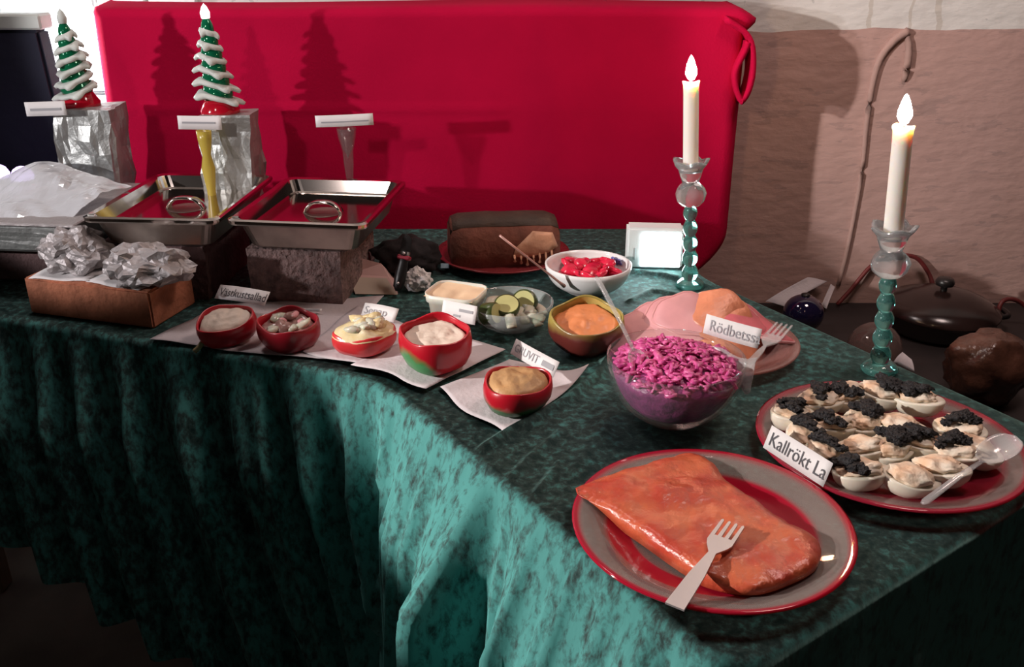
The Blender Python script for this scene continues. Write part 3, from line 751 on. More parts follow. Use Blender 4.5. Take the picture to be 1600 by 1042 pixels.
# ------------------------------------------------------------------ pepper cups
def pepper_mat(name, col, green, mode, dirv=(0, 0, 1), thr=0.0, soft=0.01):
    m = mat(name, col, 0.3, Coat_Weight=0.12)
    nt = m.node_tree; N = nt.nodes; L = nt.links; b = N['Principled BSDF']; tc = N.new('ShaderNodeTexCoord')
    d = N.new('ShaderNodeVectorMath'); d.operation = 'DOT_PRODUCT'; d.inputs[1].default_value = dirv; L.new(tc.outputs['Object'], d.inputs[0])
    n = N.new('ShaderNodeTexNoise'); n.inputs['Scale'].default_value = 35; L.new(tc.outputs['Object'], n.inputs['Vector'])
    ad = N.new('ShaderNodeMath'); ad.operation = 'MULTIPLY_ADD'; ad.inputs[1].default_value = 0.02; L.new(n.outputs['Fac'], ad.inputs[0]); L.new(d.outputs['Value'], ad.inputs[2])
    mr = N.new('ShaderNodeMapRange'); mr.inputs['From Min'].default_value = thr-soft; mr.inputs['From Max'].default_value = thr+soft; L.new(ad.outputs[0], mr.inputs['Value'])
    mx = N.new('ShaderNodeMix'); mx.data_type = 'RGBA'; mx.inputs[6].default_value = (*green, 1); mx.inputs[7].default_value = (*col, 1)
    L.new(mr.outputs[0], mx.inputs[0]); L.new(mx.outputs[2], b.inputs['Base Color']); return m
RED = (0.46, 0.008, 0.02); GRN = (0.03, 0.22, 0.06)
def pepper_cup(label, px, py, z, r_, h, m, fill_m, fill_h, tilt=(0, 0, 0), lobes=4, bits=None, dome=0.0, sq=1.0, fr=0.86, inner=None, group='bell pepper cups with dips'):
    c = at(px, py, z)
    t = thing('pepper_cup', label, 'pepper cup', c, tilt, group)
    def md(a, i, rr, zz): return rr*(1+0.045*math.cos(lobes*a+0.6)+0.02*math.cos(2*a)), zz+(0.0022*math.cos(lobes*a) if zz > h*0.7 else 0)
    pr = [(0, 0.004), (r_*0.30, 0.001), (r_*0.62, 0.0), (r_*0.86, h*0.16), (r_*0.98, h*0.42), (r_, h*0.7), (r_*0.96, h*0.97), (r_*0.93, h), (r_*0.89, h*0.97), (r_*0.90, h*0.7), (r_*0.84, h*0.4), (r_*0.6, h*0.2), (0, h*0.18)]
    vf = lathe(pr, 40, md); vf = ([Vector((v.x, v.y*sq, v.z)) for v in vf[0]], vf[1])
    obj('pepper_shell', vf, [m], t)
    if inner:
        vf2 = lathe([(r_*0.875, h*0.96), (r_*0.885, h*0.7), (r_*0.83, h*0.42), (r_*0.6, h*0.24)], 40, md)
        obj('pepper_flesh', ([Vector((v.x, v.y*sq, v.z)) for v in vf2[0]], vf2[1]), inner, t)
    n = 12; V = [Vector((0, 0, fill_h+dome))]; Fc = []
    for j in range(1, n+1):
        for k in range(40):
            a = 2*PI*k/40; q = j/n*r_*fr*(1+0.045*math.cos(lobes*a+0.6)+0.02*math.cos(2*a))
            x = q*math.cos(a); y = q*math.sin(a)*sq
            zz = fill_h+dome*(1-(j/n)**2)+0.0035*nz((x, y, px), 60)+0.002*nz((x, y, px), 140)
            if j == n: zz = min(fill_h, zz)-0.004
            V.append(Vector((x, y, zz)))
    for k in range(40): Fc.append((0, 1+k, 1+(k+1) % 40))
    for j in range(n-1):
        for k in range(40): Fc.append((1+j*40+k, 1+(j+1)*40+k, 1+(j+1)*40+(k+1) % 40, 1+j*40+(k+1) % 40))
    dp_ = obj('dip', (V, Fc), fill_m, t)
    if bits:
        bm_, cnt, sz = bits; rnd = random.Random(px)
        for k in range(cnt):
            a = rnd.random()*2*PI; q = r_*0.62*math.sqrt(rnd.random())
            obj('chunk', ico(sz*rnd.uniform(0.7, 1.2), 2, (1.3, 0.9, 0.6), 0.3, 2, k), bm_[k % len(bm_)], dp_, loc=(q*math.cos(a), q*math.sin(a)*sq, fill_h+dome*0.6+sz*0.2), rot=(rnd.uniform(-.5, .5), rnd.uniform(-.5, .5), rnd.random()*6))
    return t
red_m = pepper_mat('red_pepper', RED, (0.30, 0.01, 0.015), 0, (0, 0, 1), -1)
NZ = TZ+0.006
c1 = pepper_cup('red pepper boat filled with white cream, leftmost of the row', 360, 528, NZ, 0.046, 0.042, red_m, M['cream'], 0.038, (R(16), R(-8), R(15)), 3, dome=0.008, sq=0.8)
obj('stem', tube(curve([(-0.040, -0.012, 0.014), (-0.048, -0.016, 0.008), (-0.056, -0.018, 0.004)], 6), 0.004, 8), mat('dry_stem', (0.30, 0.24, 0.12), 0.7), c1)
dark_red = pepper_mat('dark_red_pepper', (0.26, 0.008, 0.018), RED, 0, (0.9, -0.2, 0.1), -0.01)
pepper_cup('dark red pepper cup with herring pieces and white onion', 454, 538, NZ, 0.046, 0.046, dark_red, M['fishbit'], 0.036, (R(10), 0, R(10)), 4, bits=((M['onion'], M['fishbit'], M['onion'], M['ham']), 14, 0.010), sq=0.9)
pink_red = pepper_mat('light_red_pepper', (0.56, 0.03, 0.035), RED, 0, (0, 0, 1), -1)
pepper_cup('low red pepper cup heaped with yellow mustard herring', 571, 547, NZ+0.002, 0.047, 0.034, pink_red, M['yellowfill'], 0.034, (0, 0, R(25)), 4, bits=((M['yellowfill'], M['onion']), 13, 0.011), dome=0.013, sq=0.88, fr=0.99)
patch_m = pepper_mat('red_pepper_green_patch', RED, GRN, 0, (0.70, 0.62, 0.75), -0.006, 0.005)
pepper_cup('deep red pepper cup with green patch, filled with pale pink cream', 682, 569, NZ+0.005, 0.051, 0.060, patch_m, M['cream'], 0.050, (R(7), 0, 0), 4)
band_m = pepper_mat('red_pepper_green_base', RED, (0.025, 0.11, 0.03), 0, (0, 0, 1), 0.029, 0.005)
pepper_cup('flat pepper cup with green underside, full of brown mustard', 806, 634, TZ+0.005, 0.048, 0.042, band_m, M['mustard'], 0.041, (R(6), 0, R(30)), 3, dome=0.008, sq=0.88)
yg = pepper_mat('yellow_green_pepper', (0.34, 0.26, 0.06), (0.12, 0.022, 0.018), 0, (0, 0.35, 1), 0.050, 0.010)
pepper_cup('large yellow-green pepper half holding orange dip, below the white bowl', 914, 536, TZ+0.006, 0.056, 0.056, yg, M['orange_dip'], 0.044, (R(17), 0, 0), 4, sq=0.92, fr=0.88, inner=mat('pepper_flesh_yellow', (0.55, 0.45, 0.14), 0.3, var=0.2), dome=0.005)
card('white card reading Västkust, behind the leftmost pepper boat', (335, 466), (413, 478), TZ+0.026, 0.027, 0.85, 'Västkustsallad', 0.62, 0.003)
card('white card reading Senap, behind the yellow herring cup', (563, 494), (616, 504), TZ+0.028, 0.024, 0.75, 'Senap', 0.6, 0.004, ink='grey_ink')
card('white card with smudged capitals, behind the brown mustard cup', (797, 552), (864, 590), TZ+0.020, 0.024, 0.5, 'GRUVIT', 0.55, 0.004, ink='grey_ink', bars=[(0.72, 0.95, 0.5, 0.35)])
card('white card with faint print on the pickle bowl, above the deep red cup', (689, 497), (742, 508), TZ+0.030, 0.030, 0.3, None, bars=[(0.35, 0.55, 0.3, 0.12), (0.5, 0.9, 0.62, 0.16)])
card('grey print scrap on the napkin behind the dark red herring cup', (474, 486), (502, 487), TZ+0.0085, 0.006, 1.0, None, bars=[(0.1, 0.9, 0.5, 0.6)])

# ------------------------------------------------------------------ pickle bowl
def bowl_prof(r_, h, foot=0.45, th=0.003):
    o = [(0, 0), (r_*foot, 0), (r_*foot*1.05, 0.004)]
    for k in range(1, 9):
        q = k/8; o.append((r_*(foot+(1-foot)*math.sin(q*PI/2)), 0.004+(h-0.004)*(1-math.cos(q*PI/2))**0.85))
    i = [(max(0, r-th), z+th*0.6 if n_ < len(o)-1 else z) for n_, (r, z) in enumerate(o)]
    return o+[(r, z) for r, z in reversed(i[2:])]+[(0, 0.006)]
pb = at(798, 522)
pb = thing('pickle_bowl', 'shallow clear glass bowl of cucumber and onion between tub and pepper half', 'bowl', (pb.x, pb.y+0.035, TZ))
obj('glass', lathe(bowl_prof(0.070, 0.044, 0.5), 44), thin_glass('milky_glass', (0.9, 0.94, 0.93), 0.22, (0.75, 0.80, 0.80)), pb)
pbl = pb.location
def piece(name, vf, m, loc, rot, lab, cat, grp, smooth=True):
    o = obj(name, vf, m, smooth=smooth, loc=loc, rot=rot); return tag(o, lab, cat, grp)
rnd = random.Random(4)
for k in range(16):
    a = rnd.random()*2*PI; q = 0.046*math.sqrt(rnd.random())
    pts = curve([(-0.022, 0, 0), (-0.008, 0.007*rnd.uniform(-1, 1), 0.004), (0.008, 0.008*rnd.uniform(-1, 1), 0.005), (0.022, 0, 0)], 8)
    piece('onion_strip', tube(pts, 0.0085, 7, 0.45), M['onion'], (pbl.x+0.008+q*math.cos(a), pbl.y-0.005+q*math.sin(a)*0.9, TZ+0.018+0.008*(1-q/0.045)+0.001*k), (0, rnd.uniform(-.3, .3), rnd.random()*6), 'pale pickled onion strip lying in the clear pickle bowl', 'onion', 'onion strips in the pickle bowl')
def cuke(loc, rot, lab, r_=0.017, ln=0.007):
    t = thing('cucumber_slice', lab, 'cucumber', loc, rot, 'cucumber pieces in the pickle bowl')
    obj('skin', lathe([(r_*0.86, ln), (r_, ln*0.8), (r_, -ln*0.8), (r_*0.86, -ln)], 24), M['cuke'], t)
    obj('flesh', lathe([(0, ln*0.95), (r_*0.87, ln), ], 24), M['cukeflesh'], t)
    obj('flesh', lathe([(0, -ln*0.95), (r_*0.87, -ln), ], 24), M['cukeflesh'], t)
q = at(792, 478, TZ+0.045); cuke(q, (R(28), R(-8), R(20)), 'round cucumber slice showing its pale face in the pickle bowl', 0.021, 0.006)
q = at(766, 490, TZ+0.038); cuke(q, (R(75), 0, R(60)), 'dark cucumber slice seen skin-side, left in the pickle bowl', 0.018, 0.013)
q = at(820, 472, TZ+0.040); cuke(q, (R(62), R(20), R(-30)), 'dark cucumber slice tilted at the back right of the pickle bowl', 0.021, 0.008)

# ------------------------------------------------------------------ butter tub
tc_ = [at(*q, TZ+0.050) for q in ((654, 470), (741, 482), (763, 436), (692, 427))]
ctr = sum(tc_, Vector())/4; ax = (tc_[1]-tc_[0]); rz = math.atan2(ax.y, ax.x)
tub = thing('butter_tub', 'cloudy plastic tub of pale orange spread behind the pickle bowl', 'tub', (ctr.x, ctr.y, TZ), (0, 0, rz))
def rrect(w_, d_, z, r_, n=6):
    out = []
    for sx, sy, a0 in ((1, 1, 0), (-1, 1, 90), (-1, -1, 180), (1, -1, 270)):
        for k in range(n+1):
            a = R(a0+90*k/n); out.append(Vector((sx*(w_/2-r_)+r_*math.cos(a), sy*(d_/2-r_)+r_*math.sin(a), z)))
    return out
def loft(rings, cap0=False, cap1=False):
    V = [p for r_ in rings for p in r_]; n = len(rings[0]); Fc = []
    for k in range(len(rings)-1):
        for i in range(n): Fc.append((k*n+i, k*n+(i+1) % n, (k+1)*n+(i+1) % n, (k+1)*n+i))
    if cap0: Fc.append(tuple(range(n)))
    if cap1: Fc.append(tuple((len(rings)-1)*n+i for i in range(n)))
    return V, Fc
tw, td = 0.092, 0.080
obj('tub_wall', loft([rrect(tw*0.82, td*0.80, 0, 0.016), rrect(tw*0.90, td*0.88, 0.034, 0.018), rrect(tw*0.97, td*0.97, 0.036, 0.019), rrect(tw, td, 0.050, 0.02), rrect(tw*0.965, td*0.96, 0.050, 0.019), rrect(tw*0.93, td*0.92, 0.038, 0.018)], True), M['tubplastic'], tub)
obj('spread', disp(grid(14, 12, lambda u, v: ((u-.5)*tw*0.93, (v-.5)*td*0.92, 0.046)), lambda v: (0, 0, 0.002*nz(v, 40)+(-0.004*math.exp(-((v.x-0.005)/0.008)**2-((v.y+0.01)/0.02)**2)))), M['butter'], tub)

# ------------------------------------------------------------------ bread loaf on dark red plate, knife, packet
bp_ = at(785, 432)
pl = obj('bread_plate', lathe([(0, 0.004), (0.09, 0.003), (0.118, 0.012), (0.130, 0.018), (0.131, 0.021), (0.116, 0.016), (0.09, 0.008), (0, 0.008)], 48), M['darkred_plate'], loc=(bp_.x, bp_.y+0.095, TZ)); tag(pl, 'dark red round plate under the dark bread loaf', 'plate')
lf = thing('bread_loaf', 'dark brown bread loaf with a tan fringed patch on its right side', 'bread', (bp_.x, bp_.y+0.085, TZ+0.008), (0, 0, R(8)))
def loafsec(x, k):
    w_ = 0.060*k; h_ = 0.085*k+0.004
    return [Vector((x, w_*c_, max(0.0, h_*s_))) for c_, s_ in ((-0.92, 0), (-1.0, 0.3), (-0.97, 0.62), (-0.78, 0.88), (-0.35, 1.0), (0.1, 1.02), (0.6, 0.94), (0.92, 0.68), (1.0, 0.3), (0.9, 0))]
xs = [(-0.105, 0.80), (-0.10, 0.94), (-0.085, 1.0), (-0.03, 1.02), (0.0, 1.0), (0.05, 1.0), (0.085, 0.98), (0.102, 0.90), (0.106, 0.75)]
vf = loft([loafsec(x, k) for x, k in xs], True, True)
obj('loaf_body', disp(vf, lambda v: Vector((nz(v, 40), nz(v, 40, 3), 0))*0.003), M['bread'], lf)
vf = loft([[Vector((v.x, v.y*1.02, v.z*1.015+0.001)) for v in loafsec(x, k*1.01)[3:8]] for x, k in xs])
Vc, Fc = loft([loafsec(x, k*1.012)[3:8] for x, k in xs]); n5 = 5
Fc = [(k*5+i, k*5+i+1, (k+1)*5+i+1, (k+1)*5+i) for k in range(len(xs)-1) for i in range(4)]
obj('top_crust', shell((Vc, Fc), 0.002), M['crust'], lf)
pat = [Vector(p) for p in ((0.018, 0.040), (0.050, 0.070), (0.088, 0.066), (0.098, 0.040), (0.080, 0.028), (0.050, 0.022), (0.028, 0.020), (0.012, 0.024))]
pv, pf = slab(densify(pat, 0.006), 0.007, lambda p, d: 0.0035+0.003*min(1, d/0.008)+0.002*nz((p.x, p.y, 0), 90), lambda p: -0.001)
obj('tan_patch', ([Vector((v.x, -0.0585-v.z+0.10*max(0, v.y-0.045), v.y)) for v in pv], pf), M['tan'], lf)
for k in range(7):
    x = 0.014+k*0.012; l_ = 0.012+0.004*((k*37) % 3)
    obj('drip', tube([(x, -0.061, 0.026+0.001*k), (x+0.001, -0.0635, 0.020), (x+0.001, -0.064, 0.026-l_), (x+0.001, -0.063, 0.024-l_)], [0.0022, 0.0022, 0.0032, 0.001], 8), M['tan'], lf)
bl_ = aty(697, 396, bp_.y+0.05)
o = obj('blue_tag', disp(box(0.016, 0.002, 0.009, 0.0005, 1, cuts=2), lambda v: (0, 0.001*math.sin(v.x*300), 0)), mat('pale_blue_tag', (0.30, 0.42, 0.50), 0.5), smooth=False, loc=(bl_.x, bp_.y+0.012, bl_.z-0.012), rot=(R(-20), 0, 0)); tag(o, 'tiny pale blue tag at the left end of the bread plate', 'tag')
# black heap of cloth behind the knife
q = at(632, 415, TZ+0.03)
vf = ico(0.05, 4, (1.2, 0.8, 0.75), 0.3, 2.2, 5); vf = ([Vector((v.x, v.y, max(v.z, -0.03))) for v in vf[0]], vf[1])
o = obj('black_cloth', vf, M['black_cloth'], loc=(q.x, q.y+0.05, TZ+0.031)); tag(o, 'crumpled black cloth heap between the right pan and the bread', 'cloth')
# black handled knife lying with its handle to the front
k0 = at(621, 455, TZ+0.012); k1 = at(636, 380, TZ+0.090)
kd = (k1-k0); kl = kd.length
kn = thing('knife', 'black-handled knife with steel rivets propped on the black cloth', 'knife')
Z_ = Vector((0, -0.4, 1)); Xk = kd.normalized(); Yk = Z_.cross(Xk).normalized(); Zk = Xk.cross(Yk)
kn.matrix_world = Matrix.Translation(k0) @ Matrix((Xk, Yk, Zk)).transposed().to_4x4()
obj('handle', tube([(0, 0, 0), (0.008, 0, 0), (0.03, 0, 0), (kl*0.6, 0, 0), (kl*0.82, 0, 0), (kl*0.84, 0, 0)], [0.004, 0.010, 0.011, 0.009, 0.011, 0.006], 12, 0.6), M['black'], kn)
obj('rivet', ico(0.0028, 2), M['cutlery'], kn, loc=(0.014, 0, 0.0062)); obj('rivet', ico(0.0028, 2), M['cutlery'], kn, loc=(kl*0.78, 0, 0.006))
obj('bolster', box(0.008, 0.024, 0.013, 0.002, 1, loc=(kl*0.70, 0, 0)), [mat('red_band', (0.30, 0.02, 0.04), 0.4)], kn, smooth=False)
obj('blade', prism([(kl*0.84, -0.010), (kl*1.1, -0.008), (kl*1.2, 0.004), (kl*1.1, 0.010), (kl*0.84, 0.010)], -0.0008, 0.0008), M['black'], kn, smooth=False)
# white packet
cs = [at(546, 432), at(558, 455), at(622, 457), at(606, 425)]
pk = thing('paper_packet', 'open white paper packet beside the right pan block', 'packet')
Vp = [at(553, 457), at(622, 459), at(612, 440)+Vector((0, 0.03, 0)), at(548, 432)+Vector((0, 0.01, 0)),
      at(546, 428, TZ+0.014), at(607, 432, TZ+0.012), at(592, 420, TZ+0.03)+Vector((0, 0.03, 0)), at(552, 400, TZ+0.048)]
obj('packet_body', (Vp, [(0, 1, 2, 3), (4, 5, 6, 7), (0, 1, 5, 4), (1, 2, 6, 5), (2, 3, 7, 6), (3, 0, 4, 7)]), mat('packet_paper', (0.62, 0.40, 0.38), 0.7, var=0.08), pk, smooth=False)
Vq = [at(546, 432, TZ+0.012)+Vector((0, -0.002, 0)), at(604, 434, TZ+0.012)+Vector((0, -0.002, 0)), at(622, 459)+Vector((0, -0.006, 0.001)), at(556, 458)+Vector((0, -0.006, 0.001))]
obj('packet_flap', shell((Vq, [(0, 1, 2, 3)]), 0.001), mat('packet_inner', (0.50, 0.42, 0.34), 0.7), pk, smooth=False)
q = at(652, 440, TZ+0.02)
vf = ico(0.027, 4, (0.9, 0.7, 0.85), 0.35, 2.4, 11); vf = ([Vector((v.x, v.y, max(v.z, -0.018))) for v in vf[0]], vf[1])
o = obj('crumpled_paper', vf, M['white_paper'], smooth=False, loc=(q.x, q.y+0.01, TZ+0.019)); tag(o, 'crumpled white paper between knife handle and butter tub', 'paper')

# ------------------------------------------------------------------ white bowl of tomato with spoon
wb = at(921, 466)
wbt = thing('white_bowl', 'white porcelain bowl with blue flower, full of tomato, beside the glowing lamp box', 'bowl', (wb.x, wb.y+0.045, TZ))
obj('bowl_body', lathe(bowl_prof(0.078, 0.050, 0.52, 0.004), 48), M['porcelain'], wbt)
for k in range(7):
    a = R(28+7*(k % 4)); rr = 0.069-0.003*(k // 4); zz = 0.038+0.006*(k // 4)-0.002*(k % 2)
    obj('painted_petal', ico(0.0045, 2, (1.2, 0.35, 0.8)), M['blue_paint'], wbt, loc=(rr*math.cos(a), rr*math.sin(a), zz), rot=(0, 0.5*(k % 3), a+PI/2))
wbl = Vector((wb.x, wb.y+0.045, TZ))
rnd = random.Random(12); first = None
for k in range(17):
    a = k*2.4; q = 0.049*math.sqrt((k+0.4)/17)
    loc = wbl+Vector((q*math.cos(a), q*math.sin(a), 0.033+0.009*(1-q/0.049)+0.0006*k)); rot = (rnd.uniform(-.6, .6), rnd.uniform(-.6, .6), rnd.random()*6)
    if first is None:
        first = obj('tomato_wedge', lathe([(0, -0.005), (0.014, -0.0045), (0.0175, 0), (0.014, 0.0045), (0, 0.005)], 20), M['tomato'])
        first.scale = (1.15, 0.85, 1); o = first
        tag(o, 'red tomato slice among the heap in the white flowered bowl', 'tomato', 'tomato slices in the white bowl')
    else: o = first.copy(); COL.objects.link(o)
    o.location = loc; o.rotation_euler = rot
fillm = obj('tomato_juice', lathe([(0, 0.030), (0.052, 0.029), (0.056, 0.028)], 30), M['tomato'], wbt)
s0 = at(874, 441, TZ+0.042); s1 = at(781, 368, TZ+0.135)
o = obj('serving_spoon', tube([s0+(s0-s1).normalized()*0.012, s0, s0.lerp(s1, 0.3), s0.lerp(s1, 0.7), s1], [0.006, 0.004, 0.0028, 0.003, 0.0036], 10, 0.6), mat('copper_handle', (0.62, 0.36, 0.32), 0.35, 0.6)); tag(o, 'thin copper-coloured spoon handle slanting out of the tomato bowl', 'spoon')

# ------------------------------------------------------------------ lamp box
lp0 = at(979, 420); lp1 = at(1066, 420)
lw = (lp1-lp0).length; ltop = aty(1020, 358, lp0.y).z-TZ
lb = thing('lamp_box', 'small white lamp box with a glaring square face at the back edge', 'lamp', ((lp0.x+lp1.x)/2, lp0.y+0.022, TZ+0.001), (0, 0, R(-4)))
obj('housing', box(lw, 0.042, ltop, 0.004, 2, loc=(0, 0, ltop/2)), M['white_plastic'], lb, smooth=False)
obj('glowing_face', box(lw*0.70, 0.003, ltop*0.82, 0.001, 1, loc=(lw*0.11, -0.0215, ltop*0.46)), M['lampface'], lb, smooth=False)
obj('switch', box(lw*0.05, 0.003, ltop*0.3, 0.001, 1, loc=(-lw*0.36, -0.021, ltop*0.36)), mat('grey_switch', (0.4, 0.42, 0.43), 0.5), lb, smooth=False)

# ------------------------------------------------------------------ candlesticks
def candlestick(base, top, cup, glass0, flame_top, lab, lab2, seed):
    b = at(*base); y = b.y
    P = lambda px, py: aty(px, py, y)
    ct = P(*top); H = (ct-b).length; lean = math.atan2(ct.x-b.x, ct.z-b.z)
    zc = (P(*cup)-b).length; zg = (P(*glass0)-b).length
    t = thing('candlestick', lab, 'candlestick', (b.x, b.y, b.z), (0, lean, 0), 'beaded glass candlesticks')
    obj('foot', lathe([(0, 0), (0.026, 0), (0.027, 0.004), (0.022, 0.010), (0.016, 0.014), (0, 0.015)], 28), M['green_glass'], t)
    nb_ = 5; z0 = 0.012; dz = (zg-z0)/nb_
    for k in range(nb_):
        r_ = 0.0150-0.0006*k; pr = [(0, z0+dz*k-0.001)]+[(r_*(0.62+0.38*math.sin(PI*q/8)), z0+dz*(k+q/8)) for q in range(9)]+[(0, z0+dz*(k+1)+0.001)]
        obj('bead', lathe(pr, 18, lambda a, i, rr, zz: (rr*(1+0.03*math.cos(6*a)), zz)), M['green_glass'], t)
    hg = zc-zg
    def ruf(a, i, rr, zz):
        k = max(0, rr-0.016)/0.016
        return rr*(1+0.08*k*math.cos(5*a+seed)), zz+0.0035*k*math.cos(5*a+seed)
    sc_ = lambda q: zg+hg*q
    obj('lower_frill', lathe([(0, sc_(0)), (0.017, sc_(0)), (0.024, sc_(0.10)), (0.027, sc_(0.24)), (0.024, sc_(0.36)), (0.020, sc_(0.44)), (0.014, sc_(0.52)), (0, sc_(0.53))], 40, ruf), M['ice_glass'], t)
    obj('cup', lathe([(0, sc_(0.52)), (0.015, sc_(0.54)), (0.019, sc_(0.70)), (0.022, sc_(0.84)), (0.029, sc_(0.95)), (0.031, sc_(1.02)), (0.026, sc_(1.03)), (0.016, sc_(0.86)), (0.0135, sc_(0.78)), (0, sc_(0.77))], 40, ruf), M['ice_glass'], t)
    c = thing('candle', lab2, 'candle', (b.x, b.y, b.z), (0, lean, 0), 'white taper candles')
    rb = 0.0132; zb_ = sc_(0.79)
    pr = [(0, zb_), (rb*0.95, zb_), (rb, zb_+0.01), (rb*0.98, H-0.02), (rb*1.0, H-0.006), (rb*1.12, H-0.001), (rb*1.02, H), (rb*0.7, H-0.004), (0, H-0.005)]
    wx = obj('wax_body', lathe(pr, 28, lambda a, i, rr, zz: (rr, zz+(0.0022*math.cos(2*a+seed) if i > 4 else 0))), M['wax'], c)
    obj('wick', tube([(0, 0, H-0.006), (0.0005, 0, H+0.003), (0.0015, 0, H+0.008)], 0.0009, 6), M['wick'], wx)
    hf = (P(*flame_top)-b).length-H
    pr = [(0, H+0.001), (0.0055, H+0.005), (0.0095, H+hf*0.30), (0.0090, H+hf*0.48), (0.0058, H+hf*0.74), (0.0025, H+hf*0.93), (0, H+hf)]
    obj('flame', lathe(pr, 20), M['flame'], c)
candlestick((1078, 447), (1080, 128), (1085, 252), (1080, 320), (1081, 86), 'beaded green glass candlestick before the red cloth, by the lamp box', 'burning white candle in front of the red cloth', 0.4)
candlestick((1374, 578), (1412, 197), (1400, 355), (1388, 430), (1418, 146), 'beaded green glass candlestick before the bare pink wall', 'burning white candle in front of the bare pink wall', 2.0)

# ------------------------------------------------------------------ ham plate
def plate_prof(r_, h=0.020):
    return [(0, 0.0), (r_*0.55, 0.0), (r_*0.68, 0.003), (r_*0.82, h*0.55), (r_*0.97, h*0.92), (r_, h), (r_*1.004, h+0.0022), (r_*0.985, h+0.003), (r_*0.81, h*0.55+0.004), (r_*0.66, 0.007), (r_*0.55, 0.005), (0, 0.005)]
hp = at(1112, 532, TZ+0.015); HP = Vector((hp.x, hp.y, TZ+0.001)); HR = 0.132
pinkglass = thin_glass('pink_glass', (0.92, 0.66, 0.62), 0.30, (0.62, 0.34, 0.31), 0.06)
o = obj('ham_plate', lathe(plate_prof(HR, 0.016), 56), pinkglass, loc=HP); tag(o, 'pink glass plate heaped with sliced ham behind the magenta salad', 'plate')
def slice_vf(rx, ry, th, bendk, seed):
    n = 10; V = []; Fc = []
    for side in (1, -1):
        V.append(Vector((0, 0, side*th/2)))
        for j in range(1, n+1):
            for k in range(32):
                a = 2*PI*k/32; q = j/n*(1+0.05*math.sin(3*a+seed)+0.03*math.sin(7*a+seed*2)); x = rx*q*math.cos(a); y = ry*q*math.sin(a)
                e = 1 if j < n else 0.3
                V.append(Vector((x, y, side*th/2*e-bendk*x*x/rx+0.002*nz((x, y, seed), 30))))
    m = 1+n*32
    for s_ in (0, 1):
        o_ = s_*m
        for k in range(32): Fc.append((o_, o_+1+k, o_+1+(k+1) % 32))
        for j in range(n-1):
            for k in range(32): Fc.append((o_+1+j*32+k, o_+1+(j+1)*32+k, o_+1+(j+1)*32+(k+1) % 32, o_+1+j*32+(k+1) % 32))
    l_ = 1+(n-1)*32
    for k in range(32): Fc.append((l_+k, l_+(k+1) % 32, m+l_+(k+1) % 32, m+l_+k))
    return V, Fc
def rim_vf(rx, ry, th, bendk, seed):
    pts = []
    for k in range(33):
        a = 2*PI*k/32; q = (1+0.05*math.sin(3*a+seed)+0.03*math.sin(7*a+seed*2)); x = rx*q*math.cos(a); y = ry*q*math.sin(a)
        pts.append(Vector((x, y, -bendk*x*x/rx+0.002*nz((x, y, seed), 30))))
    return tube(pts, th*0.8, 6)
def ham(px, py, zz, rx, ry, rot, m, lab, grp, seed, bendk=0.2, rim=True):
    p = at(px, py, TZ+zz); t = thing('ham_slice', lab, 'meat slice', p, rot, grp)
    obj('meat', slice_vf(rx, ry, 0.005, bendk, seed), m, t)
    if rim: obj('fat_rim', rim_vf(rx, ry, 0.0028, bendk, seed), M['ham_fat'], t)
SL = [  # px, py, height, rx, ry, rotation, kind, label
 (1012, 520, 0.034, 0.058, 0.056, (R(12), R(-12), 0.5), 'p', 'lowest pale pink ham slice, spilling over the left rim of the pink plate'),
 (1040, 510, 0.040, 0.066, 0.060, (R(16), R(-12), 0.3), 'p', 'pale pink ham slice second from the left on the pink plate'),
 (1062, 502, 0.048, 0.062, 0.056, (R(20), R(-5), 0.2), 'p', 'pale pink ham slice with a dark crease, third from the left'),
 (1078, 490, 0.057, 0.054, 0.046, (R(24), R(2), 0.1), 'p', 'topmost pale pink ham slice, nearest the orange slices'),
 (1136, 516, 0.040, 0.064, 0.062, (R(12), R(12), -0.4), 'o', 'lowest orange smoked slice, behind the beet salad card'),
 (1132, 500, 0.051, 0.058, 0.056, (R(18), R(18), -0.5), 'o', 'middle orange smoked slice between pale ham and rosy ham'),
 (1120, 484, 0.062, 0.050, 0.046, (R(24), R(22), -0.6), 'o', 'topmost orange smoked slice at the crest of the heap'),
 (1188, 508, 0.034, 0.046, 0.054, (R(14), R(14), 0.9), 'r', 'outermost rosy ham slice at the right rim of the pink plate'),
 (1180, 498, 0.040, 0.046, 0.050, (R(22), R(14), 0.7), 'r', 'middle rosy ham slice with a pale fat rim'),
 (1162, 496, 0.050, 0.040, 0.044, (R(22), R(10), 0.5), 'r', 'innermost rosy ham slice touching the orange slices'),
]
KIND = {'p': (M['ham'], 'pale ham slices', True, 0.25), 'o': (M['ham_orange'], 'orange meat slices', False, 0.45), 'r': (M['ham_red'], 'rosy ham slices', True, 0.2)}
for k, (px, py, zz, rx, ry, rot, kd_, lab) in enumerate(SL):
    m_, g_, rim_, bk_ = KIND[kd_]; ham(px, py, zz, rx, ry, rot, m_, lab, g_, k*1.7, bk_, rim_)

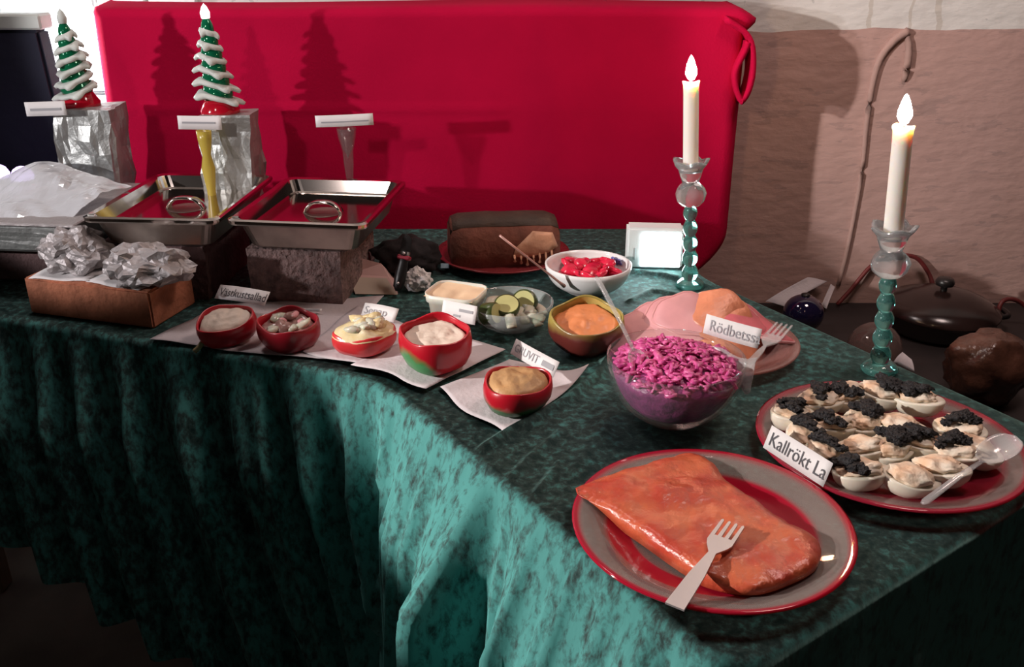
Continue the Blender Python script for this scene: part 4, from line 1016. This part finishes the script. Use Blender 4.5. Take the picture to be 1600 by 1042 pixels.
# ------------------------------------------------------------------ cutlery
def frame_of(a, b, upv=Vector((0, 0, 1))):
    X = (b-a).normalized(); Y = upv.cross(X).normalized(); Z = X.cross(Y)
    return Matrix.Translation(a) @ Matrix((X, Y, Z)).transposed().to_4x4(), (b-a).length
def fork(lab, handle_end, tine_end, m, wh=0.026, tines=4, wide=0.013, head=0.34):
    t = thing('fork', lab, 'fork'); mx, ln = frame_of(handle_end, tine_end); t.matrix_world = mx
    hx = ln*(1-head); th = 0.0011
    obj('handle', prism([(0, -wide/2), (0, wide/2), (ln*0.35, wide*0.40), (hx-0.004, wide*0.20), (hx-0.004, -wide*0.20), (ln*0.35, -wide*0.40)], -th, th), m, t, smooth=False)
    hl = ln*head*0.45
    hd_ = obj('head', prism([(hx-0.004, -wide*0.20), (hx-0.004, wide*0.20), (hx+hl*0.35, wh*0.42), (hx+hl*0.6, wh/2), (hx+hl, wh/2), (hx+hl, -wh/2), (hx+hl*0.6, -wh/2), (hx+hl*0.35, -wh*0.42)], -th, th), m, t, smooth=False)
    tw_ = wh/(tines*1.75-0.75)
    for k in range(tines):
        y0 = -wh/2+k*1.75*tw_
        obj('tine', prism([(hx+hl, y0), (ln-0.002, y0+tw_*0.15), (ln, y0+tw_/2), (ln-0.002, y0+tw_*0.85), (hx+hl, y0+tw_)], -th, th), m, hd_, smooth=False)
    return t
def spoon(lab, handle_end, bowl_tip, m, bl=0.055, bw=0.034, wide=0.005, name='spoon'):
    t = thing(name, lab, 'spoon'); mx, ln = frame_of(handle_end, bowl_tip); t.matrix_world = mx
    obj('handle', tube([(0, 0, 0), (0.006, 0, 0), (ln*0.4, 0, 0.002), (ln-bl+0.004, 0, 0)], [wide*0.5, wide, wide*0.8, wide*0.6], 10, 0.5), m, t)
    V, Fc = grid(14, 10, lambda u, v: (0, 0, 0)); V = []
    for j in range(11):
        for i in range(15):
            u = i/14*2-1; v = j/10*2-1; wd = bw/2*math.sqrt(max(0.0, 1-u*u))*(1+0.12*u)
            V.append(Vector((ln-bl/2+u*bl/2, v*wd, -0.009*(1-u*u)*(1-v*v)+0.001)))
    obj('spoon_bowl', shell((V, Fc), 0.0012), m, t)
    return t
fork('clear plastic fork on the right edge of the ham plate', at(1165, 575, TZ+0.030), at(1226, 506, TZ+0.036), M['clear_plastic'], 0.028, 4, 0.012, 0.5)

# ------------------------------------------------------------------ magenta cabbage salad
cbp = at(1058, 676); CB = Vector((cbp.x, cbp.y+0.046, TZ+0.001)); CR = 0.0905; CH = 0.088
o = obj('salad_bowl', lathe(bowl_prof(CR, CH, 0.46, 0.003), 56), M['clear_glass'], loc=CB); tag(o, 'clear glass bowl holding magenta beet salad', 'bowl')
sl = thing('beet_salad', 'shredded magenta beet salad filling the clear glass bowl', 'salad', CB)
pr = [(0, 0.009)]
for k in range(9):
    q = k/8*0.80; pr.append(((CR-0.0055)*(0.46+0.54*math.sin(q*PI/2)), 0.010+(CH-0.006)*(1-math.cos(q*PI/2))**0.85))
rt, ztp = pr[-1]
pr += [(rt*0.8, ztp+0.008), (rt*0.55, ztp+0.013), (rt*0.28, ztp+0.015), (0, ztp+0.016)]
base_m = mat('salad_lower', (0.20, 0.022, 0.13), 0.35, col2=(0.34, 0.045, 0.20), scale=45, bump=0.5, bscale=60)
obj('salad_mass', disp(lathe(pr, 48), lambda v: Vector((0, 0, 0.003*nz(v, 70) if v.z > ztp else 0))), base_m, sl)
rnd = random.Random(3); SV = []; SF = []
for k in range(560):
    a = rnd.random()*2*PI; q = math.sqrt(rnd.random())*rt*0.97; zz = ztp+0.016*(1-(q/rt)**2)+rnd.uniform(-0.001, 0.006)
    ln = rnd.uniform(0.008, 0.024); wd = rnd.uniform(0.0026, 0.0060)
    pts = [Vector((-ln/2, 0, 0)), Vector((0, ln*rnd.uniform(-.25, .25), ln*rnd.uniform(0, .25))), Vector((ln/2, 0, 0))]
    vf = xf(tube(pts, [wd*0.7, wd, wd*0.6], 5, 0.55), (q*math.cos(a), q*math.sin(a), zz), (rnd.uniform(-.6, .6), rnd.uniform(-.6, .6), rnd.random()*6.3))
    n0 = len(SV); SV += vf[0]; SF += [tuple(i+n0 for i in f) for f in vf[1]]
o = obj('shreds', (SV, SF), M['cabbage'], sl); o['kind'] = 'stuff'
spoon('clear plastic spoon leaning out of the magenta salad to the upper left', at(932, 432, TZ+0.155), at(1012, 590, TZ+0.075), M['clear_plastic'], 0.05, 0.03, 0.0042, 'clear_spoon')
card('white card reading Rödbetssallad on the rim of the magenta salad', (1098, 520), (1184, 545), TZ+0.092, 0.027, 0.25, 'Rödbetssa', 0.62, 0.003, ink='grey_ink', tx=0.10)
cl_pts = [at(1130, 548, TZ+0.090), at(1150, 575, TZ+0.075), at(1168, 600, TZ+0.055)]
def clipf(u, v):
    p_ = at(1108, 540, TZ+0.088).lerp(at(1182, 560, TZ+0.088), u).lerp(at(1150, 600, TZ+0.050).lerp(at(1172, 615, TZ+0.050), u), v)
    return p_+Vector((0, -0.006*math.sin(PI*u)+0.004*nz((u*3, v*3, 2), 1), 0.003*math.sin(7*u)))
o = obj('plastic_clip', shell(grid(10, 10, clipf), 0.001), M['clear_plastic'], smooth=False); tag(o, 'crumpled clear plastic holder under the beet salad card', 'holder')

# ------------------------------------------------------------------ red glass plates
CLR = (0.90, 0.88, 0.85); RDT = (0.80, 0.10, 0.10)
def red_plate_mat(nm, r_):
    c1 = (0.55, 0.45, 0.42); c2 = (0.62, 0.015, 0.05)
    b_ = [(0.0, RDT, c2, 0.5), (0.40, RDT, c2, 0.5), (0.43, CLR, c1, 0.25), (0.56, CLR, c1, 0.25), (0.59, RDT, c2, 0.5), (0.74, RDT, c2, 0.5), (0.78, CLR, c1, 0.25), (0.93, CLR, c1, 0.25), (0.97, RDT, c2, 0.5), (1.0, RDT, c2, 0.5)]
    return thin_glass(nm, CLR, 0.3, c1, 0.05, 1.55, (r_, b_))
sp_ = at(1111, 815, TZ+0.022); SP = Vector((sp_.x, sp_.y, TZ+0.001)); SR = 0.1475
o = obj('salmon_plate', lathe(plate_prof(SR, 0.021), 72), red_plate_mat('red_ringed_glass', SR), loc=SP); tag(o, 'red-ringed glass plate under the smoked salmon at the front corner', 'plate')
spx = [(899, 766), (960, 742), (1030, 722), (1078, 711), (1112, 728), (1140, 758), (1185, 790), (1235, 822), (1279, 850), (1276, 884), (1240, 905), (1180, 924), (1120, 910), (1060, 874), (1000, 832), (945, 797), (906, 778)]
oz = TZ+0.022
ol = [at(*q, oz).xy for q in spx]
ol = [v.xy for v in curve([Vector((p.x, p.y, 0)) for p in ol+ol[:1]], 110)][:-1]
def stop(p, d):
    e = min(1, d/0.012)
    return oz+0.003+0.004*e**0.6+0.0035*nz((p.x, p.y, 0), 28)+0.002*nz((p.x, p.y, 5), 75)+0.004*max(0, 1-((p-at(1035, 780, oz).xy).length/0.035))
def sbot(p):
    r_ = (p-SP.xy).length/SR
    return max(TZ+0.0075, TZ+0.0085+0.020*max(0, (r_-0.62)/0.36))
o = obj('smoked_salmon', slab(ol, 0.007, stop, lambda p: min(sbot(p), oz+0.003)), M['salmon']); tag(o, 'large orange-red slab of cold-smoked salmon on the red-ringed plate', 'fish')
fork('pale steel fork lying across the smoked salmon', at(1054, 948, TZ+0.030), at(1146, 817, oz+0.016), M['cutlery'], 0.026, 4, 0.019, 0.36)
card('white card reading Kallrökt La, standing between salmon and egg plates', (1192, 699), (1286, 761), TZ+0.022, 0.030, 0.35, 'Kallrökt La', 0.62, 0.0, tx=0.05)

ep = at(1388, 686, TZ+0.020); EP = Vector((ep.x, ep.y, TZ+0.001)); ER = 0.160
def egg_plate_mat():
    c1 = (0.45, 0.30, 0.28); c2 = (0.55, 0.03, 0.07)
    b_ = [(0.0, CLR, c1, 0.3), (0.60, CLR, c1, 0.3), (0.64, RDT, c2, 0.40), (0.80, RDT, c2, 0.40), (0.86, CLR, c1, 0.3), (0.93, CLR, c1, 0.3), (0.96, RDT, c2, 0.45), (1.0, RDT, c2, 0.45)]
    return thin_glass('red_rimmed_glass', CLR, 0.3, c1, 0.05, 1.55, (ER, b_))
o = obj('egg_plate', lathe(plate_prof(ER, 0.018), 72), egg_plate_mat(), loc=EP); tag(o, 'red-rimmed glass plate crowded with egg halves at the right', 'plate')
# egg halves: px, py, heading, has roe, tilt, label
EGGS = [
 (1240, 637, 0.5, 1, 'egg half with black roe at the left tip of the egg plate'),
 (1283, 615, 0.2, 1, 'egg half with black roe, back row, second from the left'),
 (1322, 606, 0.9, 1, 'egg half with black roe, back row, third from the left'),
 (1378, 604, -0.2, 1, 'egg half with pale yolk and roe strip, back row below the candlestick'),
 (1434, 614, -0.5, 1, 'egg half covered in black roe at the back right of the plate'),
 (1262, 668, 1.0, 1, 'egg half with roe, left side just behind the Kallrökt card'),
 (1302, 655, 0.4, 1, 'egg half with roe, second row, right of the card'),
 (1352, 648, 0.7, 1, 'egg half with a round roe heap in the middle of the second row'),
 (1405, 655, -0.6, 0, 'creamy egg half without roe in the centre of the plate'),
 (1292, 696, 1.1, 1, 'egg half with a big roe heap beside the right end of the card'),
 (1345, 690, 0.2, 0, 'creamy egg half without roe in the third row'),
 (1392, 690, 0.5, 1, 'egg half with roe at the heart of the plate, third row'),
 (1436, 682, -0.3, 1, 'egg half with roe, third row, right of the centre'),
 (1500, 660, -0.9, 1, 'egg half with roe and raised white edge at the far right'),
 (1345, 726, 0.1, 1, 'egg half with roe at the front left edge of the plate'),
 (1425, 736, 0.0, 0, 'plain egg half without roe at the front edge of the plate'),
 (1470, 722, -0.3, 0, 'plain egg half without roe, front right of the plate'),
 (1487, 693, -0.7, 1, 'egg half with scattered roe near the clear spoon'),
 (1525, 690, -0.9, 0, 'plain egg half under the bowl of the clear spoon'),
]
def egg_prof(): return [(0, -0.0215), (0.008, -0.0205), (0.0150, -0.0160), (0.0190, -0.0085), (0.0205, -0.0005), (0.0200, 0.0012), (0.0165, 0.0010), (0, 0.0008)]
e_w = lathe(egg_prof(), 26); e_w = ([Vector((v.x*(1.55+0.16*(v.x > 0)), v.y*1.2, v.z*1.08)) for v in e_w[0]], e_w[1])
wm = None; crm = []; cvm = []
for s_ in range(4):
    vf = ico(0.0185, 4, (1.45, 1.02, 0.42), 0.26, 1.5, s_*3+1); crm.append(disp(vf, lambda v: Vector((nz(v, 60, s_), nz(v, 60, s_+5), 0.7*nz(v, 90, s_)))*0.003))
    Vc = []; Fcc = []; r2 = random.Random(s_+40); x = y = 0.0; hdg = r2.random()*6
    for k in range(11):
        vf = ico(r2.uniform(0.0050, 0.0088), 3, (1.25, 1.0, 0.62), 0.55, 2.0, k+s_*11)
        n0 = len(Vc); Vc += [v+Vector((x, y, 0.0025-40*(x*x+y*y)*0.3+r2.uniform(0, 0.0012))) for v in vf[0]]; Fcc += [tuple(i+n0 for i in f) for f in vf[1]]
        hdg += r2.uniform(-1.3, 1.3); x += 0.0080*math.cos(hdg); y += 0.0066*math.sin(hdg)
        if math.hypot(x, y) > 0.024: x *= 0.3; y *= 0.3; hdg += 2
    cvm.append(disp((Vc, Fcc), lambda v: Vector((nz(v, 260, 1), nz(v, 260, 4), nz(v, 260, 8)))*0.0022))
protos = {}
for k, (px, py, hd, roe, lab) in enumerate(EGGS):
    rr = (at(px, py, TZ+0.03)-EP).xy.length/ER
    zc = TZ+0.0315+0.011*max(0, (rr-0.6)/0.4)
    p = at(px, py, zc+0.008); p.z = zc
    key = (k % 4, roe)
    if key not in protos:
        t = thing('egg_half', lab, 'egg', p, (0, 0, hd), 'egg halves on the red-rimmed plate')
        obj('egg_white', e_w, M['eggwhite'], t)
        f_ = obj('cream_filling', crm[k % 4], M['eggcream'], t); f_.location = (0, 0, 0.004)
        if roe:
            o = obj('roe', cvm[k % 4], M['caviar'], t); o.location = (0.006*math.cos(k*2), 0.006*math.sin(k*1.3), 0.0125); o.rotation_euler = (0.1, 0.1, k*1.9)
        protos[key] = t
    else:
        t = copy_tree(protos[key]); t['label'] = lab; t.location = p
    toc = (EP-p); t.rotation_euler = (0.12*math.sin(k*3), 0.14*math.cos(k*2.1), hd)
spoon('clear plastic serving spoon resting on the right rim of the egg plate', at(1441, 787, TZ+0.024), at(1588, 682, TZ+0.066), M['clear_plastic'], 0.062, 0.040, 0.005, 'clear_spoon')

# ------------------------------------------------------------------ clutter behind the table
q = at(1255, 490, BZ+0.043)
o = thing('bauble', 'dark purple glass ball on the bench behind the ham plate', 'ball', (q.x, q.y, BZ))
obj('ball', lathe([(0.046*math.sin(PI*k/16), 0.044-0.044*math.cos(PI*k/16)) for k in range(17)], 32), M['purple_glass'], o)
obj('neck', lathe([(0.010, 0.086), (0.010, 0.091), (0.005, 0.093), (0, 0.093)], 16), M['black'], o)
def sheet4(name, cs, lab, cat, m=None):
    P = [Vector(c) for c in cs]
    o = obj(name, shell(grid(6, 6, lambda u, v: P[0].lerp(P[1], u).lerp(P[3].lerp(P[2], u), v)+Vector((0, 0.003*math.sin(5*u), 0.002*math.sin(4*v)))), 0.001), m or M['napkin']); return tag(o, lab, cat)
sheet4('paper_sheet', [at(1196, 471, BZ+0.02), at(1226, 478, BZ+0.02), aty(1292, 438, WY-0.012), aty(1262, 432, WY-0.012)], 'pale paper strip leaning on the wall behind the purple ball', 'paper')
sheet4('paper_sheet', [at(1283, 478, BZ+0.01), at(1291, 482, BZ+0.01), aty(1304, 447, WY-0.012), aty(1298, 443, WY-0.012)], 'narrow pale paper strip on the wall right of the purple ball', 'paper')
sheet4('paper_scrap', [at(1396, 566, BZ+0.13), at(1428, 580, BZ+0.13), at(1424, 560, BZ+0.145), at(1410, 549, BZ+0.15)], 'small white paper corner at the foot of the right candlestick, on the bench', 'paper')
cp = curve([aty(1308, 476, WY-0.03), aty(1330, 452, WY-0.02), aty(1362, 415, WY-0.012), aty(1395, 400, WY-0.010), aty(1430, 402, WY-0.010), aty(1450, 425, WY-0.015), aty(1458, 446, WY-0.03)], 30)
o = obj('cord', tube(cp, 0.0052, 8), M['redcord']); tag(o, 'dark red cord arching on the wall behind the right candlestick', 'cord')
cp = curve([aty(1560, 500, 1.98), aty(1562, 478, 1.99), aty(1572, 468, 2.0), aty(1590, 470, 2.0), aty(1612, 486, 2.0)], 20)
o = obj('cord', tube(cp, 0.0052, 8), M['redcord']); tag(o, 'short dark red cord loop at the right picture edge above the bag', 'cord')
q = at(1366, 545, BZ+0.055)
o = obj('plastic_globe', lathe([(0.055*math.sin(PI*k/14), 0.056-0.055*math.cos(PI*k/14)) for k in range(15)], 28), thin_glass('smoky_plastic', (0.80, 0.72, 0.70), 0.25, (0.35, 0.24, 0.22), 0.08), loc=(q.x, q.y, BZ)); tag(o, 'smoky clear globe on the bench directly behind the right candlestick', 'globe')
q = at(1480, 528, BZ)
pt = thing('pot', 'wide dark enamel pot with domed lid and knob on the bench', 'pot', (q.x, q.y+0.06, BZ))
pt.scale = (1.06, 1.06, 1.06)
obj('pot_body', lathe([(0, 0), (0.105, 0), (0.115, 0.010), (0.118, 0.040), (0.122, 0.046)], 40), M['enamel'], pt)
obj('lid', lathe([(0.123, 0.044), (0.122, 0.050), (0.10, 0.066), (0.06, 0.082), (0.02, 0.088), (0, 0.089)], 40), M['enamel'], pt)
kz = 0.088
obj('knob', lathe([(0.007, kz), (0.007, kz+0.008), (0.018, kz+0.012), (0.020, kz+0.020), (0.016, kz+0.027), (0, kz+0.029)], 20), M['black'], pt)
obj('handle', tube(curve([(0.112, -0.03, 0.035), (0.140, -0.022, 0.038), (0.140, 0.022, 0.038), (0.112, 0.03, 0.035)], 14), 0.006, 8), M['black'], pt)
q = at(1542, 572, BZ+0.07)
vf = ico(0.078, 4, (1.0, 0.85, 0.98), 0.16, 2.0, 2); vf = ([Vector((v.x, v.y, max(v.z, -0.066))) for v in vf[0]], vf[1])
o = obj('bread_bag', disp(vf, lambda v: Vector((nz(v, 45), nz(v, 45, 3), 0))*0.004), M['bagbrown'], loc=(q.x, q.y, BZ+0.067)); tag(o, 'glossy brown bagged loaf on the bench at the right edge', 'bag')
